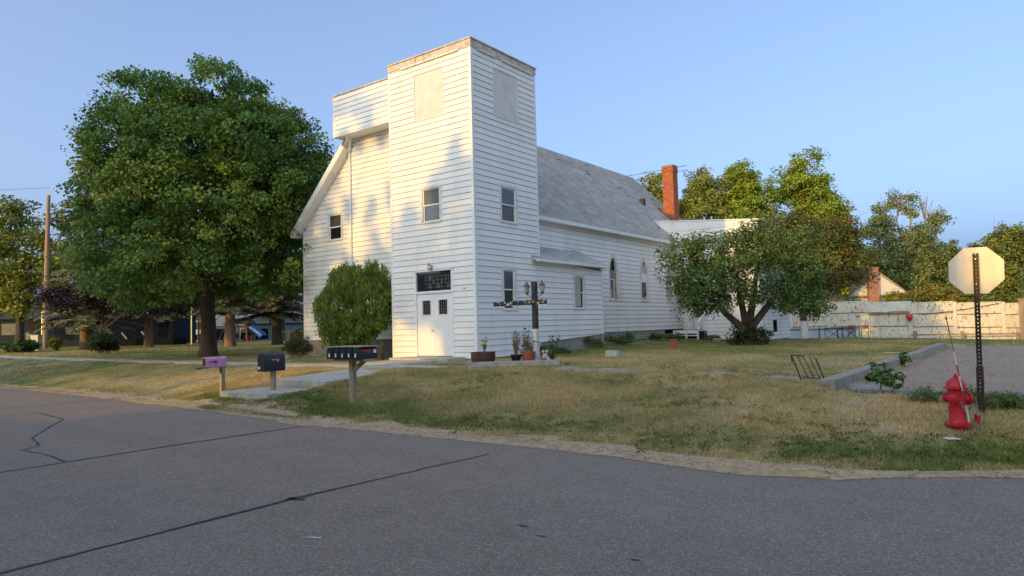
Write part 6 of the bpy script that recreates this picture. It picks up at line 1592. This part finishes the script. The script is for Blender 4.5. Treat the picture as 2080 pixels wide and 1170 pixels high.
# house beyond the fence
RZ = .647
def house(name, label, o, L, D, zw, zr, mw, mr, wins=(), gable_front=False, group=None, extra=None, rz=RZ):
    t = thing(name, label, 'house', o, group, rz); P = lambda: MB()
    mb = P(); mb.box(0, L, 0, D, -.4, zw); mb.build('wall', mw, t, local=True)
    mb = P()
    if gable_front: mb.prism([(-.35, zw - .12), (L + .35, zw - .12), (L / 2, zr)], -.35, D + .3)
    else: mb.prism([(-.4, zw - .1), (D + .4, zw - .1), (D / 2, zr)], -.35, L + .35, axis='x')
    rf_ = mb.build('roof', mr, t, local=True)
    if gable_front:
        mb = P(); mb.prism([(.0, zw), (L, zw), (L / 2, zr - .28)], -.37, -.352); mb.build('gable_wall', mw, t, local=True)
    for (a, b, c, d) in wins:
        mb = P(); mb.box(a - .07, b + .07, -.03, -.003, c - .07, d + .07); w = mb.build('window', mw if mw is M_NAVY else M_TRIM, t, local=True); mb = P(); mb.box(a, b, -.05, -.031, c, d); mb.build('pane', M_SCREEN if mw is M_NAVY else M_GLASSG, w, local=True)
    return t
M_CREAM = mat('cream_wall', (.68, .64, .55), .8, .06, 3); M_NAVY = mat('navy_siding', (.028, .038, .050), .8, .15, 3, spec=.1); M_BROOF = mat('brown_roof', (.32, .23, .18), .9, .2, 4, .5, 30); M_FBRICK = mat('far_brick', (.36, .17, .10), .9, .35, 9, dirt=(.5, .42, .35), dirt_amt=.5, dirt_scale=4)
t = house('house', 'cream house with brown roof and brick chimney beyond the fence', (-3.4, 47.4, -.4), 5.8, 7, 3.6, 5.6, M_CREAM, M_BROOF, rz=.55)
t = house('house', 'cream gabled house front with brick chimney rising over the fence', (.95, 49.6, -.4), 4.6, 7, 3.3, 5.4, M_CREAM, M_BROOF, [(2.9, 3.5, 2.7, 3.5)], gable_front=True, rz=.45)
mb = MB(); mb.box(1.35, 2.15, -.9, -.38, -.3, 5.5); mb.box(1.30, 2.20, -.95, -.33, 5.5, 5.68); mb.build('chimney', M_FBRICK, t, local=True)
# wires
def wire(label, a, b, sag, r=.02):
    a = np.array(a, float); b = np.array(b, float); mb = MB(); mb.tube([a + (b - a) * u + [0, 0, -sag * 4 * u * (1 - u)] for u in np.linspace(0, 1, 24)], r, 4, cap=False); tag(mb.build('power_line', M_IRON), label, 'wire')
wire('upper black service wire behind the church roof ridge', (-26, 30.5, 12.9), (-9.5, 40.1, 14.55), .3); wire('lower black service wire behind the church roof ridge', (-26, 30.5, 12.5), (-9.5, 40.1, 14.15), .35)
# utility pole at left
z = gz(-49, 5.1)
t = thing('utility_pole', 'tall bare wooden utility pole rising through the spruce at left', 'utility pole', (-49, 5.1, z)); mb = MB(); mb.tube([(-49, 5.1, z - .3), (-48.6, 5.05, 6), (-48.1, 4.95, 12.4)], [.21, .18, .14], 12); mb.build('shaft', mat('pole_wood', (.36, .235, .15), .85, .2, 5, .4, 30, stretch=(1, 1, .1)), t, smoothed=True)
mb = MB(); mb.tube([(-48.1, 4.95, 12.3), (-47.7, 5.15, 12.9)], .03, 5); mb.lathe([(.05, 0), (.07, .08), (.04, .16)], (-47.7, 5.15, 12.9), 8); mb.build('insulator', M_WHITE, t)
mb = MB(); mb.tube([(-48.9, 4.88, z), (-48.9, 4.88, 3.2)], .05, 6); mb.build('conduit', M_METAL, t)
wire('thin power line running left from the wooden utility pole', (-48.0, 5.0, 13.0), (-70, -11, 13.6), .3, .012)
wire('low cable running left from the wooden utility pole', (-48.5, 5.0, 7.0), (-72, -12, 7.4), .3, .014)
t = thing('utility_box', 'pale square utility box standing in the plants at far left', 'utility box', (-43.9, 2.6, gz(-43.9, 2.6))); z = gz(-43.9, 2.6)
mb = MB(); mb.obox((-43.7, 2.75, z + .55), (.22, .17, 0), (-.15, .2, 0), (0, 0, .55)); mb.build('cabinet', mat('cabinet_pale', (.62, .58, .48), .6), t, bevel=.02, smoothed=False); mb = MB(); mb.obox((-43.7, 2.75, z + 1.12), (.24, .19, 0), (-.17, .22, 0), (0, 0, .025)); mb.build('lid', mat('cabinet_pale', (.6, .6, .5)), t)
mb = MB(); mb.lathe([(.24, -.2), (.22, 1.25), (.2, 1.35), (.02, 1.38)], (-44.6, 2.6, gz(-44.6, 2.6)), 12); tag(mb.build('stump_post', M_BARKT, smoothed=True), 'thick cut wooden stump post behind the utility box', 'post')

# ------------------------------------------------------------------ houses, deck, car, play set on the far left
M_NAVY = mat('navy_siding', (.016, .024, .034), .8, .15, 3, spec=.1); M_TEAL = mat('teal_siding', (.075, .125, .13), .75, .1, 3); M_SAGE = mat('sage_siding', (.16, .21, .17), .75, .1, 3); M_GROOF = mat('grey_roof', (.16, .17, .19), .9, .2, 4); M_WHSE = mat('white_house', (.6, .61, .63), .7)
house('house', 'dark navy house behind the trees at far left', (-68.5, 5.2, .2), 18.5, 8, 2.9, 5.0, M_NAVY, mat('dark_roof', (.05, .05, .055), .9), [(3.4, 4.9, 1.3, 2.4), (9.6, 12.0, 1.2, 2.5), (1.2, 2.0, 1.3, 2.4)])
house('house', 'white house glimpsed behind the parked car', (-78, 27.6, .1), 8, 8, 3.0, 5, M_WHSE, M_GROOF, [(4.2, 5.0, 1.6, 2.6), (5.3, 6.1, 1.6, 2.6)])
house('house', 'sage green garage with grey roof behind the maple trunk', (-66.8, 29.6, .0), 5.2, 6, 2.1, 3.6, M_SAGE, M_GROOF, [(3.2, 4.2, .8, 1.6)])
house('house', 'teal gabled house right of the blue slide', (-61.2, 30.2, .0), 7.2, 8, 2.3, 3.7, M_TEAL, M_GROOF, [(3.4, 4.5, .9, 1.7)], gable_front=True)
t = thing('deck', 'black raised deck with picket railing beside the dark house', 'deck', (-49.5, 11.0, .1), rz=RZ); M_DK = mat('deck_black', (.008, .009, .011), .8, spec=.1)
mb = MB(); mb.box(0, 4.6, 0, 2.5, .0, .75); mb.build('platform', M_DK, t, local=True); mb = MB(); mb.box(0, 4.6, -.04, .04, 1.5, 1.58); mb.build('top_rail', M_DK, t, local=True)
pk = None
for k in range(32):
    x = .05 + k * .145
    if pk is None: mb = MB(); mb.box(-.022, .022, -.02, .02, .75, 1.5); pk = mb.build('picket', M_DK, t, local=True); o = pk
    else: o = pk.copy(); COL.objects.link(o)
    o.location = (x, 0, 0)
for (a, b) in [((.3, -.3, 1.3), (.75, -.3, .75)), ((2.0, -.3, 1.35), (2.7, -.3, .65))]: mb = MB(); mb.bar(a, b, .06, .14); mb.build('stair_rail', mat('stair_grey', (.2, .2, .2), .7), t, local=True)
t = thing('support_pole', 'thin grey metal pole standing left of the parked car', 'pole', (-44.3, 14.6, .1)); mb = MB(); mb.tube([(-44.3, 14.6, -.1), (-44.3, 14.6, 3.4)], .06, 8); mb.build('pole_shaft', M_METAL, t)
mb = MB(); mb.tube([(-43.9, 15, -.1), (-43.9, 15, 3.4)], [.11, .09], 8); tag(mb.build('tree_trunk', M_BARKD, smoothed=True), 'thin dark trunk beside the grey metal pole', 'trunk')
# parked dark SUV
t = thing('parked_car', 'dark sport utility vehicle parked behind the maple trunk', 'car', (-63.9, 25.3, .05), rz=RZ); M_CAR = mat('car_paint', (.012, .013, .016), .18, .1, 2, spec=.7)
prof = [(0.05, .45), (.0, .75), (.12, 1.0), (1.1, 1.12), (1.75, 1.62), (2.2, 1.7), (3.9, 1.68), (4.45, 1.15), (4.6, 1.0), (4.6, .45), (4.2, .32), (.4, .32)]
mb = MB(); mb.prism(prof, 0, 1.85); mb.build('body', M_CAR, t, local=True, bevel=.06)
mb = MB(); mb.prism([(1.3, 1.15), (1.85, 1.58), (2.6, 1.62), (2.6, 1.15)], -.012, .01); mb.prism([(2.7, 1.15), (2.7, 1.62), (3.75, 1.6), (4.15, 1.15)], -.012, .01); mb.build('side_window', M_GLASS, t, local=True)
for x in (.95, 3.7):
    for y in (-.02, 1.67):
        mb = MB(); mb.lathe([(.2, 0), (.34, .02), (.35, .1), (.34, .18), (.2, .2)], (x, y, .35), 18, axis='y'); w = mb.build('wheel', mat('tyre', (.015, .015, .015), .8), t, local=True, smoothed=True); mb = MB(); mb.lathe([(.01, -.006), (.2, -.004), (.21, .01)], (x, y, .35), 14, axis='y'); mb.build('rim', M_METAL, w, local=True)
for y in (.12, 1.45): mb = MB(); mb.box(-.02, .1, y, y + .3, .82, .95); mb.build('headlight', M_WHITE, t, local=True)
t = thing('utility_trailer', 'dark enclosed box trailer between the maple trunk and a spruce', 'trailer', (-57.0, 27.0, .0), rz=RZ); mb = MB(); mb.box(0, 2.6, 0, 1.5, .35, 1.55); mb.build('trailer_box', M_DK, t, local=True, bevel=.04)
for x in (.9, 1.6): mb = MB(); mb.lathe([(.1, 0), (.28, .02), (.28, .16)], (x, -.1, .28), 14, axis='y'); mb.build('wheel', mat('tyre', (.015, .015, .015)), t, local=True)
t = thing('red_wagon', 'red cart standing beside the dark trailer', 'cart', (-53.2, 25.0, .0), rz=RZ); mb = MB(); mb.box(0, 1.1, 0, .6, .35, .85); mb.build('tub', mat('cart_red', (.3, .02, .035), .5), t, local=True, bevel=.05)
for x in (.2, .9): mb = MB(); mb.lathe([(.05, 0), (.2, .02), (.2, .1)], (x, -.08, .2), 12, axis='y'); mb.build('wheel', mat('tyre', (.015, .015, .015)), t, local=True)
# play set
t = thing('play_set', 'wooden playground tower with brown roof and blue tube slide', 'play set', (-49.8, 21.5, .0), rz=RZ); M_PW = mat('playset_wood', (.22, .14, .09), .85, .2, 5)
for x in (0.2, 1.6):
    for y in (0, 1.3): mb = MB(); mb.box(x - .05, x + .05, y - .05, y + .05, -.1, 2.2); mb.build('post', M_PW, t, local=True)
mb = MB(); mb.box(.1, 1.7, -.1, 1.4, 1.15, 1.25); mb.build('platform', M_PW, t, local=True)
for k in range(9): mb = MB(); x = .15 + k * .18; mb.box(x, x + .09, -.08, -.05, 1.25, 1.85); mb.build('slat', M_PW, t, local=True)
mb = MB(); mb.prism([(-.2, 2.0), (2.0, 2.0), (1.55, 2.55), (.25, 2.55)], -.3, 1.6); mb.build('roof', mat('playset_roof', (.13, .075, .06), .8), t, local=True)
mb = MB(); mb.tube([(1.75, .4, 1.65), (2.2, .3, 1.5), (2.7, .1, 1.15), (3.1, 0, .85), (3.25, -.1, .62)], .36, 12, cap=False); mb.build('slide', mat('slide_blue', (.02, .11, .52), .35), t, local=True, smoothed=True)
for s in (0, .9): mb = MB(); mb.bar((-1.3, s, 0), (-.6, s + .2, 2.1), .08, .08); mb.build('swing_leg', M_PW, t, local=True)
mb = MB(); mb.bar((-1.0, .5, 2.05), (.2, .5, 2.05), .09, .09); mb.build('swing_beam', M_PW, t, local=True)
t = thing('chain_link_fence', 'low grey chain link fence in front of the teal house', 'fence', (-47, 24.6, .0), rz=RZ); M_CL = mat('chain_link', (.22, .25, .24), .6)
for k in range(8): mb = MB(); mb.tube([(k * 1.4, 0, -.1), (k * 1.4, 0, 1.15)], .025, 6); mb.build('post', M_CL, t, local=True)
mb = MB(); mb.tube([(0, 0, 1.13), (9.8, 0, 1.13)], .02, 5)
for k in range(60): x = k * .163; mb.bar((x, 0, .05), (min(x + .5, 9.8), 0, 1.12), .006, .006); mb.bar((x, 0, 1.12), (min(x + .5, 9.8), 0, .05), .006, .006)
mb.build('mesh', M_CL, t, local=True)
